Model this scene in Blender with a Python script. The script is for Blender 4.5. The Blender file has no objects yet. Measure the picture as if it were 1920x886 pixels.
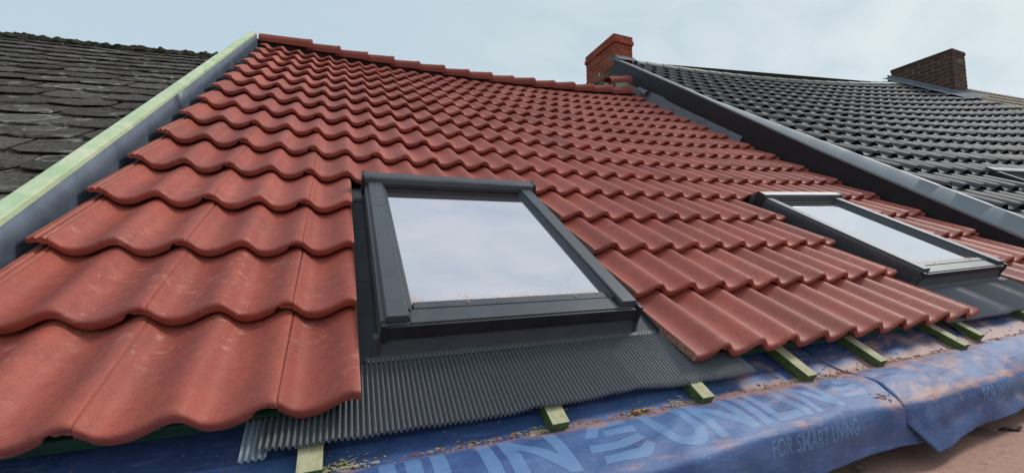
import bpy, bmesh, math, random
import numpy as np
from mathutils import Matrix, Vector, noise
random.seed(7); rng = np.random.RandomState(7)
scene = bpy.context.scene
COL = scene.collection

# ------------------------------------------------------------------ camera
TH = math.radians(33)                       # pitch of the roof
cT, sT = math.cos(TH), math.sin(TH)
def RP(u, v, z=0.0):                        # roof coordinates (along eaves, up the slope, out of the roof) -> world
    return np.array([u, cT * v - sT * z, sT * v + cT * z])
Rc = np.array([[0.9248056485642969, -0.3276645195113471, 0.19331444601210798],
               [0.01263276022116569, -0.48140498350991456, -0.8764072427935621],
               [0.38023009580090417, 0.8129484636219058, -0.441066740689001]])   # roof -> camera (x right, y down, z forward)
CAMR = np.array([0.41940, -0.64938, 0.71828])
B = np.stack([RP(1, 0, 0), RP(0, 1, 0), RP(0, 0, 1)], 1)
Mw = B @ Rc.T
cam_d = bpy.data.cameras.new('camera'); cam = bpy.data.objects.new('camera', cam_d); COL.objects.link(cam)
cw = RP(*CAMR)
ax, ay, az = Mw[:, 0], -Mw[:, 1], -Mw[:, 2]
cam.matrix_world = Matrix([[ax[0], ay[0], az[0], cw[0]], [ax[1], ay[1], az[1], cw[1]], [ax[2], ay[2], az[2], cw[2]], [0, 0, 0, 1]])
cam_d.sensor_width = 36; cam_d.lens = 787.69 / 1920 * 36
cam_d.clip_start = 0.02; cam_d.clip_end = 2000
scene.camera = cam

# ------------------------------------------------------------------ light
SUN = Vector(RP(.70, .36, .62)) ; SUN.normalize()
elev = math.asin(SUN.z); azim = math.atan2(SUN.x, SUN.y)
w = bpy.data.worlds.new("World"); scene.world = w; w.use_nodes = True
nt = w.node_tree; nt.nodes.clear()
def N(nt, t, **k):
    n = nt.nodes.new(t)
    for a, b in k.items(): setattr(n, a, b)
    return n
L = nt.links.new
out = N(nt, 'ShaderNodeOutputWorld'); bg = N(nt, 'ShaderNodeBackground'); bg2 = N(nt, 'ShaderNodeBackground'); mx = N(nt, 'ShaderNodeMixShader')
sky = N(nt, 'ShaderNodeTexSky', sky_type='NISHITA'); sky.sun_disc = False; sky.sun_elevation = elev; sky.sun_rotation = azim
sky.air_density = 1.0; sky.dust_density = 2.0
L(sky.outputs[0], bg.inputs[0]); bg.inputs[1].default_value = 0.12
tc = N(nt, 'ShaderNodeTexCoord'); mp = N(nt, 'ShaderNodeMapping'); mp.inputs['Rotation'].default_value = (0, 0, math.radians(28)); mp.inputs['Scale'].default_value = (1.0, 5.0, 5.5)
L(tc.outputs['Generated'], mp.inputs[0])
n1 = N(nt, 'ShaderNodeTexNoise'); n1.inputs['Scale'].default_value = 2.1; n1.inputs['Detail'].default_value = 6; n1.inputs['Roughness'].default_value = .55; n1.inputs['Distortion'].default_value = .5
L(mp.outputs[0], n1.inputs['Vector'])
def ramp_w(sock, a, b):
    m_ = N(nt, 'ShaderNodeMapRange'); m_.inputs[1].default_value = a; m_.inputs[2].default_value = b; L(sock, m_.inputs[0]); return m_.outputs[0]
sep = N(nt, 'ShaderNodeSeparateXYZ'); L(tc.outputs['Generated'], sep.inputs[0])
# cloud colour: blue-grey veil to the left, whiter and streaked to the right
mr = N(nt, 'ShaderNodeMapRange'); mr.inputs[1].default_value = -.1; mr.inputs[2].default_value = .95; L(sep.outputs[0], mr.inputs[0])
mr2 = N(nt, 'ShaderNodeMapRange'); mr2.inputs[1].default_value = .34; mr2.inputs[2].default_value = .70; L(n1.outputs[0], mr2.inputs[0])
c1 = N(nt, 'ShaderNodeMixRGB'); c1.inputs[1].default_value = (.575, .71, .80, 1); c1.inputs[2].default_value = (.61, .715, .745, 1); L(mr.outputs[0], c1.inputs[0])
mm = N(nt, 'ShaderNodeMath', operation='MULTIPLY'); L(mr.outputs[0], mm.inputs[0]); L(mr2.outputs[0], mm.inputs[1])
c2 = N(nt, 'ShaderNodeMixRGB'); c2.inputs[2].default_value = (.76, .83, .85, 1); L(mm.outputs[0], c2.inputs[0]); L(c1.outputs[0], c2.inputs[1])
zr = N(nt, 'ShaderNodeMapRange'); zr.inputs[1].default_value = .55; zr.inputs[2].default_value = .95; L(sep.outputs[2], zr.inputs[0])
c3 = N(nt, 'ShaderNodeMixRGB'); zc = N(nt, 'ShaderNodeMixRGB'); zc.inputs[1].default_value = (.66, .73, .83, 1); zc.inputs[2].default_value = (.86, .90, .95, 1); L(ramp_w(n1.outputs[0], .38, .64), zc.inputs[0]); L(zc.outputs[0], c3.inputs[2]); L(zr.outputs[0], c3.inputs[0]); L(c2.outputs[0], c3.inputs[1])   # an overcast sky is brightest overhead
L(c3.outputs[0], bg2.inputs[0]); bg2.inputs[1].default_value = 1.0
mx.inputs[0].default_value = .86
L(bg.outputs[0], mx.inputs[1]); L(bg2.outputs[0], mx.inputs[2]); L(mx.outputs[0], out.inputs[0])
sd = bpy.data.lights.new('sun', 'SUN'); sd.energy = 2.2; sd.angle = math.radians(13); sd.color = (1, .965, .92)
so = bpy.data.objects.new('sun', sd); COL.objects.link(so)
so.rotation_euler = (-SUN).to_track_quat('-Z', 'Y').to_euler()
scene.view_settings.view_transform = 'Standard'; scene.view_settings.look = 'None'
scene.view_settings.exposure = 0.0; scene.view_settings.gamma = 1.0; scene.view_settings.use_curve_mapping = False

# ------------------------------------------------------------------ materials
def ramp(nt, fac, stops):
    r = N(nt, 'ShaderNodeValToRGB')
    while len(r.color_ramp.elements) < len(stops): r.color_ramp.elements.new(.5)
    for e, (p, c) in zip(r.color_ramp.elements, stops):
        e.position = p; e.color = (c, c, c, 1) if isinstance(c, (int, float)) else (*c, 1)
    nt.links.new(fac, r.inputs[0]); return r.outputs[0]
def noise_t(nt, vec, scale, detail=4, rough=.55, dist=0):
    n = N(nt, 'ShaderNodeTexNoise'); n.inputs['Scale'].default_value = scale; n.inputs['Detail'].default_value = detail
    n.inputs['Roughness'].default_value = rough; n.inputs['Distortion'].default_value = dist
    nt.links.new(vec, n.inputs['Vector']); return n.outputs[0]
def mixc(nt, fac, a, b, mode='MIX'):
    m = N(nt, 'ShaderNodeMixRGB', blend_type=mode)
    for i, x in ((0, fac), (1, a), (2, b)):
        if hasattr(x, 'is_output') or hasattr(x, 'links'): nt.links.new(x, m.inputs[i])
        else: m.inputs[i].default_value = x if i == 0 else (*x, 1)
    return m.outputs[0]
def math_(nt, op, a, b=0.0):
    m = N(nt, 'ShaderNodeMath', operation=op)
    for i, x in ((0, a), (1, b)):
        if hasattr(x, 'links'): nt.links.new(x, m.inputs[i])
        else: m.inputs[i].default_value = x
    return m.outputs[0]
def mapped(nt, src, sc=(1, 1, 1), rot=(0, 0, 0)):
    m = N(nt, 'ShaderNodeMapping'); m.inputs['Scale'].default_value = sc; m.inputs['Rotation'].default_value = rot
    nt.links.new(src, m.inputs[0]); return m.outputs[0]
def new_mat(name, rough=.6, spec=.5, metal=0.0):
    m = bpy.data.materials.new(name); m.use_nodes = True; nt = m.node_tree
    b = nt.nodes['Principled BSDF']; b.inputs['Roughness'].default_value = rough
    b.inputs['Specular IOR Level'].default_value = spec; b.inputs['Metallic'].default_value = metal
    tc = N(nt, 'ShaderNodeTexCoord'); geo = N(nt, 'ShaderNodeNewGeometry'); oi = N(nt, 'ShaderNodeObjectInfo')
    return m, nt, b, tc.outputs['Object'], geo, oi
def bump(nt, b, h, strength, dist=.002):
    n = N(nt, 'ShaderNodeBump'); n.inputs['Strength'].default_value = strength; n.inputs['Distance'].default_value = dist
    nt.links.new(h, n.inputs['Height']); nt.links.new(n.outputs[0], b.inputs['Normal'])
def world_pos(nt, geo): return geo.outputs['Position']

def tile_material():
    m, nt, b, ob, geo, oi = new_mat('red_concrete_tile', .56, .42)
    pos = geo.outputs['Position']
    rnd = math_(nt, 'FRACT', math_(nt, 'ADD', oi.outputs['Random'], geo.outputs['Random Per Island']))
    base = ramp(nt, rnd, [(0, (.28, .054, .035)), (.35, (.345, .069, .043)), (.7, (.385, .082, .052)), (1, (.435, .104, .067))])
    # soft cloudy pigment, slightly violet patches
    n = noise_t(nt, pos, 6, 5, .6)
    base = mixc(nt, ramp(nt, n, [(.38, 0), (.72, .55)]), base, (.20, .055, .050))
    # pale lime scuffs, streaky along the slope
    roofc = mapped(nt, pos, (16, 42, 42), (TH, 0, .9))
    s1 = noise_t(nt, roofc, 1.0, 8, .74, .3)
    area = noise_t(nt, pos, 3.1, 3, .5)
    sc = math_(nt, 'MULTIPLY', ramp(nt, s1, [(.55, 0), (.70, 1)]), ramp(nt, area, [(.46, 0), (.62, .85)]))
    base = mixc(nt, math_(nt, 'MULTIPLY', sc, .75), base, (.58, .34, .25))
    base = mixc(nt, ramp(nt, noise_t(nt, pos, 34, 6, .7), [(.35, .30), (.55, 0)]), base, (.17, .035, .024))
    # fine speckle: chips of pale dust and dark pores
    f = noise_t(nt, pos, 260, 2, .5)
    base = mixc(nt, ramp(nt, f, [(.32, .5), (.42, 0)]), base, (.12, .03, .025))
    f2 = noise_t(nt, pos, 95, 2, .5)
    base = mixc(nt, math_(nt, 'MULTIPLY', ramp(nt, f2, [(.72, 0), (.76, .6)]), ramp(nt, area, [(.48, 0), (.62, .8)])), base, (.62, .42, .33))
    # worn, dusty crests with highlights painted in; hollows: orange-brown dirt plus painted crease shade
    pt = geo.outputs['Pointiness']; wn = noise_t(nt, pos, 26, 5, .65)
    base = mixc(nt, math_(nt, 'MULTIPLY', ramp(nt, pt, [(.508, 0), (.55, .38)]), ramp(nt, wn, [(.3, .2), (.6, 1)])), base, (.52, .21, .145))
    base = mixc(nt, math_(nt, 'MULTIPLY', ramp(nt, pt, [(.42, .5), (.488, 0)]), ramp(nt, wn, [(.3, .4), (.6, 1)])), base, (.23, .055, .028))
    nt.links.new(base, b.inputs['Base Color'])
    h = math_(nt, 'ADD', noise_t(nt, pos, 420, 3, .6), math_(nt, 'MULTIPLY', noise_t(nt, pos, 70, 3, .5), 1.2))
    bump(nt, b, h, .5, .0014)
    return m
def ridge_material():
    m, nt, b, ob, geo, oi = new_mat('red_ridge_tile', .7, .25)
    pos = geo.outputs['Position']
    base = ramp(nt, oi.outputs['Random'], [(0, (.23, .050, .034)), (1, (.30, .072, .05))])
    base = mixc(nt, ramp(nt, noise_t(nt, pos, 9, 4), [(.4, 0), (.7, .5)]), base, (.17, .045, .035))
    nt.links.new(base, b.inputs['Base Color']); bump(nt, b, noise_t(nt, pos, 120, 3), .4, .002)
    return m
def cut_material():
    m, nt, b, ob, geo, oi = new_mat('sawn_tile_edge', .9, .2)
    pos = geo.outputs['Position']
    base = mixc(nt, ramp(nt, noise_t(nt, pos, 120, 4), [(.4, 0), (.6, 1)]), (.30, .13, .09), (.42, .25, .19))
    nt.links.new(base, b.inputs['Base Color']); bump(nt, b, noise_t(nt, pos, 300, 3), .8, .003)
    return m
def simple(name, c, rough=.6, spec=.5, metal=0, var=.12, nscale=8, bscale=200, bstr=.15, bdist=.001):
    m, nt, b, ob, geo, oi = new_mat(name, rough, spec, metal)
    pos = geo.outputs['Position']
    c = np.array(c); n = noise_t(nt, pos, nscale, 5, .6)
    base = mixc(nt, ramp(nt, n, [(.3, 0), (.7, 1)]), tuple(c * (1 - var)), tuple(np.minimum(c * (1 + var), 1)))
    nt.links.new(base, b.inputs['Base Color'])
    if bstr: bump(nt, b, noise_t(nt, pos, bscale, 3), bstr, bdist)
    return m
def dusty_metal(name, c, rough, dust=.25, dustc=(.30, .24, .21), spec=.5, metal=0.0):
    m, nt, b, ob, geo, oi = new_mat(name, rough, spec, metal)
    pos = geo.outputs['Position']
    n = noise_t(nt, pos, 11, 7, .7, .4); f = noise_t(nt, pos, 160, 2, .5)
    d = math_(nt, 'MULTIPLY', ramp(nt, n, [(.42, 0), (.75, 1)]), dust)
    base = mixc(nt, d, c, dustc)
    base = mixc(nt, ramp(nt, f, [(.72, 0), (.76, dust * 2)]), base, (.4, .33, .3))
    nt.links.new(base, b.inputs['Base Color'])
    r = math_(nt, 'ADD', math_(nt, 'MULTIPLY', n, .25), rough - .12); nt.links.new(r, b.inputs['Roughness'])
    bump(nt, b, math_(nt, 'ADD', noise_t(nt, pos, 5, 2), math_(nt, 'MULTIPLY', f, .04)), .25, .004)
    return m
def zinc_material():
    m, nt, b, ob, geo, oi = new_mat('blue_grey_zinc', .5, .5, .35)
    pos = geo.outputs['Position']
    n = noise_t(nt, pos, 7, 7, .7, .5); st = noise_t(nt, mapped(nt, pos, (30, 4, 30)), 1, 5, .7)
    base = mixc(nt, ramp(nt, n, [(.35, 0), (.7, 1)]), (.065, .085, .115), (.115, .145, .185))
    base = mixc(nt, ramp(nt, st, [(.58, 0), (.72, .25)]), base, (.30, .33, .36))
    base = mixc(nt, ramp(nt, noise_t(nt, pos, 130, 2), [(.70, 0), (.76, .25)]), base, (.4, .43, .46))
    nt.links.new(base, b.inputs['Base Color']); bump(nt, b, n, .3, .004)
    return m
def wood_material(name, a, c, green=.0, along='y', knots=True):
    m, nt, b, ob, geo, oi = new_mat(name, .75, .25)
    pos = geo.outputs['Position']
    loc = N(nt, 'ShaderNodeVectorMath', operation='ADD'); nt.links.new(ob, loc.inputs[0])
    cv = N(nt, 'ShaderNodeCombineXYZ'); nt.links.new(math_(nt, 'MULTIPLY', oi.outputs['Random'], 9), cv.inputs[0]); nt.links.new(cv.outputs[0], loc.inputs[1])
    v = mapped(nt, loc.outputs[0], (70, 3.0, 70) if along == 'y' else (3.0, 70, 70))
    g = noise_t(nt, v, 1, 5, .6, .6)
    base = mixc(nt, ramp(nt, g, [(.35, 0), (.66, 1)]), a, c)
    if knots:
        k = N(nt, 'ShaderNodeTexVoronoi'); k.inputs['Scale'].default_value = 1
        nt.links.new(mapped(nt, loc.outputs[0], (7, 2.6, 7) if along == 'y' else (2.6, 7, 7)), k.inputs['Vector'])
        base = mixc(nt, ramp(nt, k.outputs['Distance'], [(.06, .55), (.15, 0)]), base, (.10, .26, .12))
    if green:
        base = mixc(nt, math_(nt, 'MULTIPLY', ramp(nt, noise_t(nt, pos, 5, 3), [(.35, 0), (.6, 1)]), green), base, (.16, .42, .20))
    nt.links.new(base, b.inputs['Base Color']); bump(nt, b, g, .3, .001)
    return m
def endgrain(): return simple('green_treated_end', (.09, .14, .05), .85, .2, 0, .35, 60, 150, .4)
def membrane_material(name='blue_underlay', k=1.0, dustadd=0.0, letter=False, under=False):
    m, nt, b, ob, geo, oi = new_mat(name, .55, .4)
    pos = geo.outputs['Position']; sp = N(nt, 'ShaderNodeSeparateXYZ'); nt.links.new(pos, sp.inputs[0])
    c0 = ((.072, .142, .31) if not under else (.045, .080, .19)) if not letter else (.115, .215, .385)  # the under variant is darkened: shade below the tiles painted into the blue
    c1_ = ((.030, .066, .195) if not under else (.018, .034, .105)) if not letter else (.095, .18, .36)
    base = mixc(nt, ramp(nt, noise_t(nt, pos, 5, 6, .65, .6), [(.35, 0), (.68, 1)]), c1_, c0)
    # faded milky rubbed patches
    base = mixc(nt, ramp(nt, noise_t(nt, mapped(nt, pos, (14, 60, 60), (0, 0, .5)), 1, 6, .7, .5), [(.55, 0), (.78, .22)]), base, (.30, .42, .60))
    # brick dust lying on it, more towards the right-hand end and along the fold
    xr = N(nt, 'ShaderNodeMapRange'); xr.inputs[1].default_value = .35; xr.inputs[2].default_value = 2.0; xr.inputs[3].default_value = -.15; xr.inputs[4].default_value = .045
    nt.links.new(sp.outputs[0], xr.inputs[0])
    fold = N(nt, 'ShaderNodeMapRange'); fold.inputs[3].default_value = .19; fold.inputs[4].default_value = 0; fold.inputs[1].default_value = 0; fold.inputs[2].default_value = .035
    dy = math_(nt, 'ABSOLUTE', math_(nt, 'ADD', sp.outputs[1], .028)); nt.links.new(dy, fold.inputs[0])
    dn = noise_t(nt, pos, 6.5, 8, .68, .8); dn2 = noise_t(nt, mapped(nt, pos, (11, 38, 38), (0, 0, .2)), 1, 8, .75, .6)
    t = math_(nt, 'ADD', math_(nt, 'ADD', math_(nt, 'MULTIPLY', dn, .55), math_(nt, 'MULTIPLY', dn2, .43)), math_(nt, 'ADD', xr.outputs[0], fold.outputs[0]))
    bend = N(nt, 'ShaderNodeMapRange'); bend.inputs[3].default_value = .10; bend.inputs[4].default_value = 0; bend.inputs[1].default_value = 0; bend.inputs[2].default_value = .022
    nt.links.new(math_(nt, 'ABSOLUTE', math_(nt, 'ADD', sp.outputs[1], .193)), bend.inputs[0]); t = math_(nt, 'ADD', t, bend.outputs[0])
    geoN = N(nt, 'ShaderNodeSeparateXYZ'); nt.links.new(geo.outputs['True Normal'], geoN.inputs[0])
    t = math_(nt, 'ADD', t, math_(nt, 'MULTIPLY', math_(nt, 'SUBTRACT', math_(nt, 'ABSOLUTE', geoN.outputs[2]), .8), .16))
    base = mixc(nt, ramp(nt, math_(nt, 'ADD', t, dustadd), [(.53, 0), (.66, .80 if not letter else .75)]), base, (.40, .215, .165))
    base = mixc(nt, ramp(nt, noise_t(nt, pos, 150, 2), [(.70, 0), (.75, .5)]), base, (.42, .27, .2))
    nt.links.new(base, b.inputs['Base Color'])
    h = math_(nt, 'ADD', math_(nt, 'MULTIPLY', noise_t(nt, pos, 500, 2), .5), math_(nt, 'MULTIPLY', noise_t(nt, mapped(nt, pos, (10, 34, 34), (0, 0, .35)), 1, 4, .6, 1), 4))
    bump(nt, b, h, .35, .0016)
    return m
def slate_material():
    m, nt, b, ob, geo, oi = new_mat('lichened_slate', 1.0, .06)
    pos = geo.outputs['Position']
    rv = mapped(nt, pos, (1, 1.15, 1))
    base = ramp(nt, geo.outputs['Random Per Island'], [(0, (.068, .060, .052)), (.5, (.096, .086, .076)), (1, (.138, .125, .110))])
    base = mixc(nt, ramp(nt, noise_t(nt, pos, 14, 8, .75), [(.45, 0), (.7, .65)]), base, (.15, .145, .138))
    base = mixc(nt, ramp(nt, noise_t(nt, pos, 40, 5, .8), [(.38, .85), (.52, 0)]), base, (.025, .022, .020))
    # lichen rosettes
    for sc_, off, lo, hi, st in ((1.6, 0, .15, .19, .65), (2.8, 3.3, .13, .17, .6), (5.0, 7.7, 0, .16, .5)):
        vo = N(nt, 'ShaderNodeTexVoronoi'); vo.voronoi_dimensions = '2D'; vo.inputs['Scale'].default_value = sc_; vo.inputs['Randomness'].default_value = 1
        ad = N(nt, 'ShaderNodeVectorMath', operation='ADD'); nt.links.new(rv, ad.inputs[0]); ad.inputs[1].default_value = (off, off, 0)
        wob = N(nt, 'ShaderNodeVectorMath', operation='ADD'); nt.links.new(ad.outputs[0], wob.inputs[0])
        nn = N(nt, 'ShaderNodeTexNoise'); nn.inputs['Scale'].default_value = 12; nt.links.new(pos, nn.inputs['Vector'])
        sm = N(nt, 'ShaderNodeVectorMath', operation='SCALE'); sm.inputs['Scale'].default_value = .10; nt.links.new(nn.outputs['Color'], sm.inputs[0])
        nt.links.new(sm.outputs[0], wob.inputs[1]); nt.links.new(wob.outputs[0], vo.inputs['Vector'])
        ring = ramp(nt, vo.outputs['Distance'], [(lo, .12 if lo > 0 else 1), (lo + .018, 1), ((lo + hi) / 2 + .01, .9), (hi, 0)])
        pick = ramp(nt, vo.outputs['Color'], [(.5, 0), (.56, 1)])
        brk = ramp(nt, noise_t(nt, pos, 30, 4), [(.33, 0), (.46, 1)])
        f = math_(nt, 'MULTIPLY', math_(nt, 'MULTIPLY', ring, pick), math_(nt, 'MULTIPLY', brk, st))
        base = mixc(nt, f, base, (.40, .395, .36))
    nt.links.new(base, b.inputs['Base Color']); bump(nt, b, math_(nt, 'ADD', noise_t(nt, pos, 45, 7, .75), math_(nt, 'MULTIPLY', noise_t(nt, pos, 220, 3), .4)), .9, .006)
    return m
def brick_material(name, cols, soot=.3):
    m, nt, b, ob, geo, oi = new_mat(name, .88, .2)
    pos = geo.outputs['Position']
    base = ramp(nt, geo.outputs['Random Per Island'], [(i / (len(cols) - 1), c) for i, c in enumerate(cols)])
    base = mixc(nt, ramp(nt, noise_t(nt, pos, 9, 6, .7), [(.5, 0), (.72, soot)]), base, (.035, .03, .028))
    base = mixc(nt, ramp(nt, noise_t(nt, pos, 60, 4), [(.6, 0), (.75, .4)]), base, (.35, .28, .22))
    nt.links.new(base, b.inputs['Base Color']); bump(nt, b, noise_t(nt, pos, 60, 5, .7), .7, .006)
    return m
def floor_material():
    m, nt, b, ob, geo, oi = new_mat('dusty_bitumen', .9, .15)
    pos = geo.outputs['Position']
    n = noise_t(nt, pos, 4, 8, .65, .8)
    base = mixc(nt, ramp(nt, n, [(.31, 0), (.45, 1)]), (.07, .06, .058), (.43, .255, .20))
    base = mixc(nt, ramp(nt, noise_t(nt, pos, 40, 6, .7), [(.5, 0), (.7, .5)]), base, (.25, .09, .07))
    base = mixc(nt, ramp(nt, noise_t(nt, pos, 120, 3), [(.62, 0), (.72, .6)]), base, (.48, .38, .32))
    nt.links.new(base, b.inputs['Base Color']); bump(nt, b, math_(nt, 'ADD', n, noise_t(nt, pos, 60, 6, .7)), .7, .008)
    return m
def glass_material():
    m = bpy.data.materials.new('roof_window_glass'); m.use_nodes = True; nt = m.node_tree; nt.nodes.clear()
    o = N(nt, 'ShaderNodeOutputMaterial'); g = N(nt, 'ShaderNodeBsdfGlossy'); t = N(nt, 'ShaderNodeBsdfTransparent'); d = N(nt, 'ShaderNodeBsdfDiffuse')
    mx = N(nt, 'ShaderNodeMixShader'); mx2 = N(nt, 'ShaderNodeMixShader'); geo = N(nt, 'ShaderNodeNewGeometry'); tcn = N(nt, 'ShaderNodeTexCoord')
    g.inputs['Color'].default_value = (.93, .93, .97, 1); g.inputs['Roughness'].default_value = .015
    t.inputs['Color'].default_value = (.75, .78, .78, 1)
    d.inputs['Color'].default_value = (.55, .33, .24, 1)
    fr = N(nt, 'ShaderNodeFresnel'); fr.inputs['IOR'].default_value = 2.6
    fac = math_(nt, 'ADD', math_(nt, 'MULTIPLY', fr.outputs[0], .5), .72)
    nt.links.new(fac, mx.inputs[0]); nt.links.new(t.outputs[0], mx.inputs[1]); nt.links.new(g.outputs[0], mx.inputs[2])
    # dust washed into the lower edge and corners of the pane
    sp = N(nt, 'ShaderNodeSeparateXYZ'); nt.links.new(tcn.outputs['Generated'], sp.inputs[0])
    e1 = ramp(nt, sp.outputs[1], [(0, .30), (.03, .14), (.08, .04), (.3, 0)])
    e2 = ramp(nt, sp.outputs[0], [(0, .06), (.03, .02), (.06, 0)])
    nn = math_(nt, 'ADD', math_(nt, 'MULTIPLY', noise_t(nt, geo.outputs['Position'], 170, 4, .6), .8), math_(nt, 'MULTIPLY', noise_t(nt, geo.outputs['Position'], 9, 3, .6), .2))
    s = ramp(nt, math_(nt, 'ADD', nn, math_(nt, 'ADD', e1, e2)), [(.66, .015), (.74, .8)])
    nt.links.new(s, mx2.inputs[0]); nt.links.new(mx.outputs[0], mx2.inputs[1]); nt.links.new(d.outputs[0], mx2.inputs[2])
    nt.links.new(mx2.outputs[0], o.inputs[0])
    return m
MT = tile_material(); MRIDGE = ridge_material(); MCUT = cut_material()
MANT = dusty_metal('anthracite_aluminium', (.052, .062, .073), .42, .16, (.20, .185, .175), spec=.45)
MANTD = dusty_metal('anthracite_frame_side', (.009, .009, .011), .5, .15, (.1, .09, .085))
MSIDE = dusty_metal('matt_side_flashing', (.050, .058, .068), .6, .2, (.16, .15, .14), spec=.2)
MAPR = dusty_metal('pleated_lead_grey', (.135, .145, .158), .38, .22, (.24, .21, .19))
MPALE = dusty_metal('pale_grey_pleats', (.22, .27, .31), .4, .2, (.35, .33, .3))
MZINC = zinc_material(); MFLASH = dusty_metal('silver_grey_flashing', (.20, .23, .25), .58, .2, (.25, .26, .27), metal=.35)
MFLASHW = simple('weathered_zinc_strip', (.17, .19, .215), .9, .1, .0, .2, 9)
MFASC = dusty_metal('black_fascia_sheet', (.012, .011, .014), .5, .1, (.05, .05, .05), spec=.3)
MBLACK = dusty_metal('black_glazed_tile', (.034, .037, .042), .60, .3, (.085, .085, .085), spec=.24)
MTIMB = wood_material('green_tinted_verge_timber', (.47, .54, .34), (.62, .64, .46), .35)
MBATT = wood_material('pale_batten_wood', (.35, .31, .18), (.50, .45, .30), .10, knots=False)
MBATTG = simple('green_batten_side', (.085, .125, .045), .8, .2, 0, .4, 40, 150, .4)
MGREEN = wood_material('dark_green_batten', (.015, .05, .03), (.025, .08, .045), 0, 'x', False)
MMEM = membrane_material(); MSHADE = membrane_material('navy_eaves_shade', under=True, dustadd=-.01); MLET = membrane_material('pale_print', letter=True)  # navy copy of the underlay blue, eaves shade painted into its colour
MSLATE = slate_material()
MMOSS = simple('dark_moss', (.045, .042, .03), .95, .1, 0, .6, 45, 120, 1, .01)
MBR1 = brick_material('orange_brick', [(.30, .062, .032), (.38, .085, .045), (.26, .055, .035), (.34, .095, .055)], .35)
MBRD = brick_material('sooty_brick', [(.06, .045, .04), (.10, .06, .045), (.05, .04, .036)], .4)
MBR2 = brick_material('dark_brown_brick', [(.06, .034, .028), (.10, .042, .032), (.05, .036, .032), (.085, .048, .038), (.13, .045, .032)], .6)
MMORT = simple('lime_mortar', (.34, .30, .23), .95, .1, 0, .3, 20, 60, .8, .01)
MMORTD = simple('dirty_mortar', (.17, .15, .11), .95, .1, 0, .35, 20, 60, .8, .01)
MFLOOR = floor_material(); MGLASS = glass_material()
MROOM = simple('dark_room_lining', (.10, .10, .10), .9, .1, 0, .05, 3, 20, 0)
MBROWN = simple('buff_old_tile', (.23, .19, .14), .85, .2, 0, .35, 7, 60, .6, .006)
MMOSSY = simple('mossy_coping', (.17, .155, .095), .95, .1, 0, .4, 12, 50, .8, .01)
MCHIP = brick_material('debris_chips', [(.22, .08, .06), (.30, .14, .10), (.45, .36, .22), (.36, .22, .16), (.12, .07, .06)], 0)
MSTRAW = brick_material('wood_shavings', [(.50, .42, .25), (.62, .54, .36), (.42, .36, .2), (.5, .47, .38)], 0)
MNAIL = simple('brass_nail', (.42, .27, .10), .35, .5, .8, .2, 60, 100, 0)
MSCREW = simple('steel_screw', (.35, .36, .38), .3, .5, .8, .1, 60, 100, 0)
MDECK = simple('deck_boards', (.10, .08, .06), .9, .2)
MWALL = simple('house_wall_render', (.33, .29, .25), .9, .2)

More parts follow.
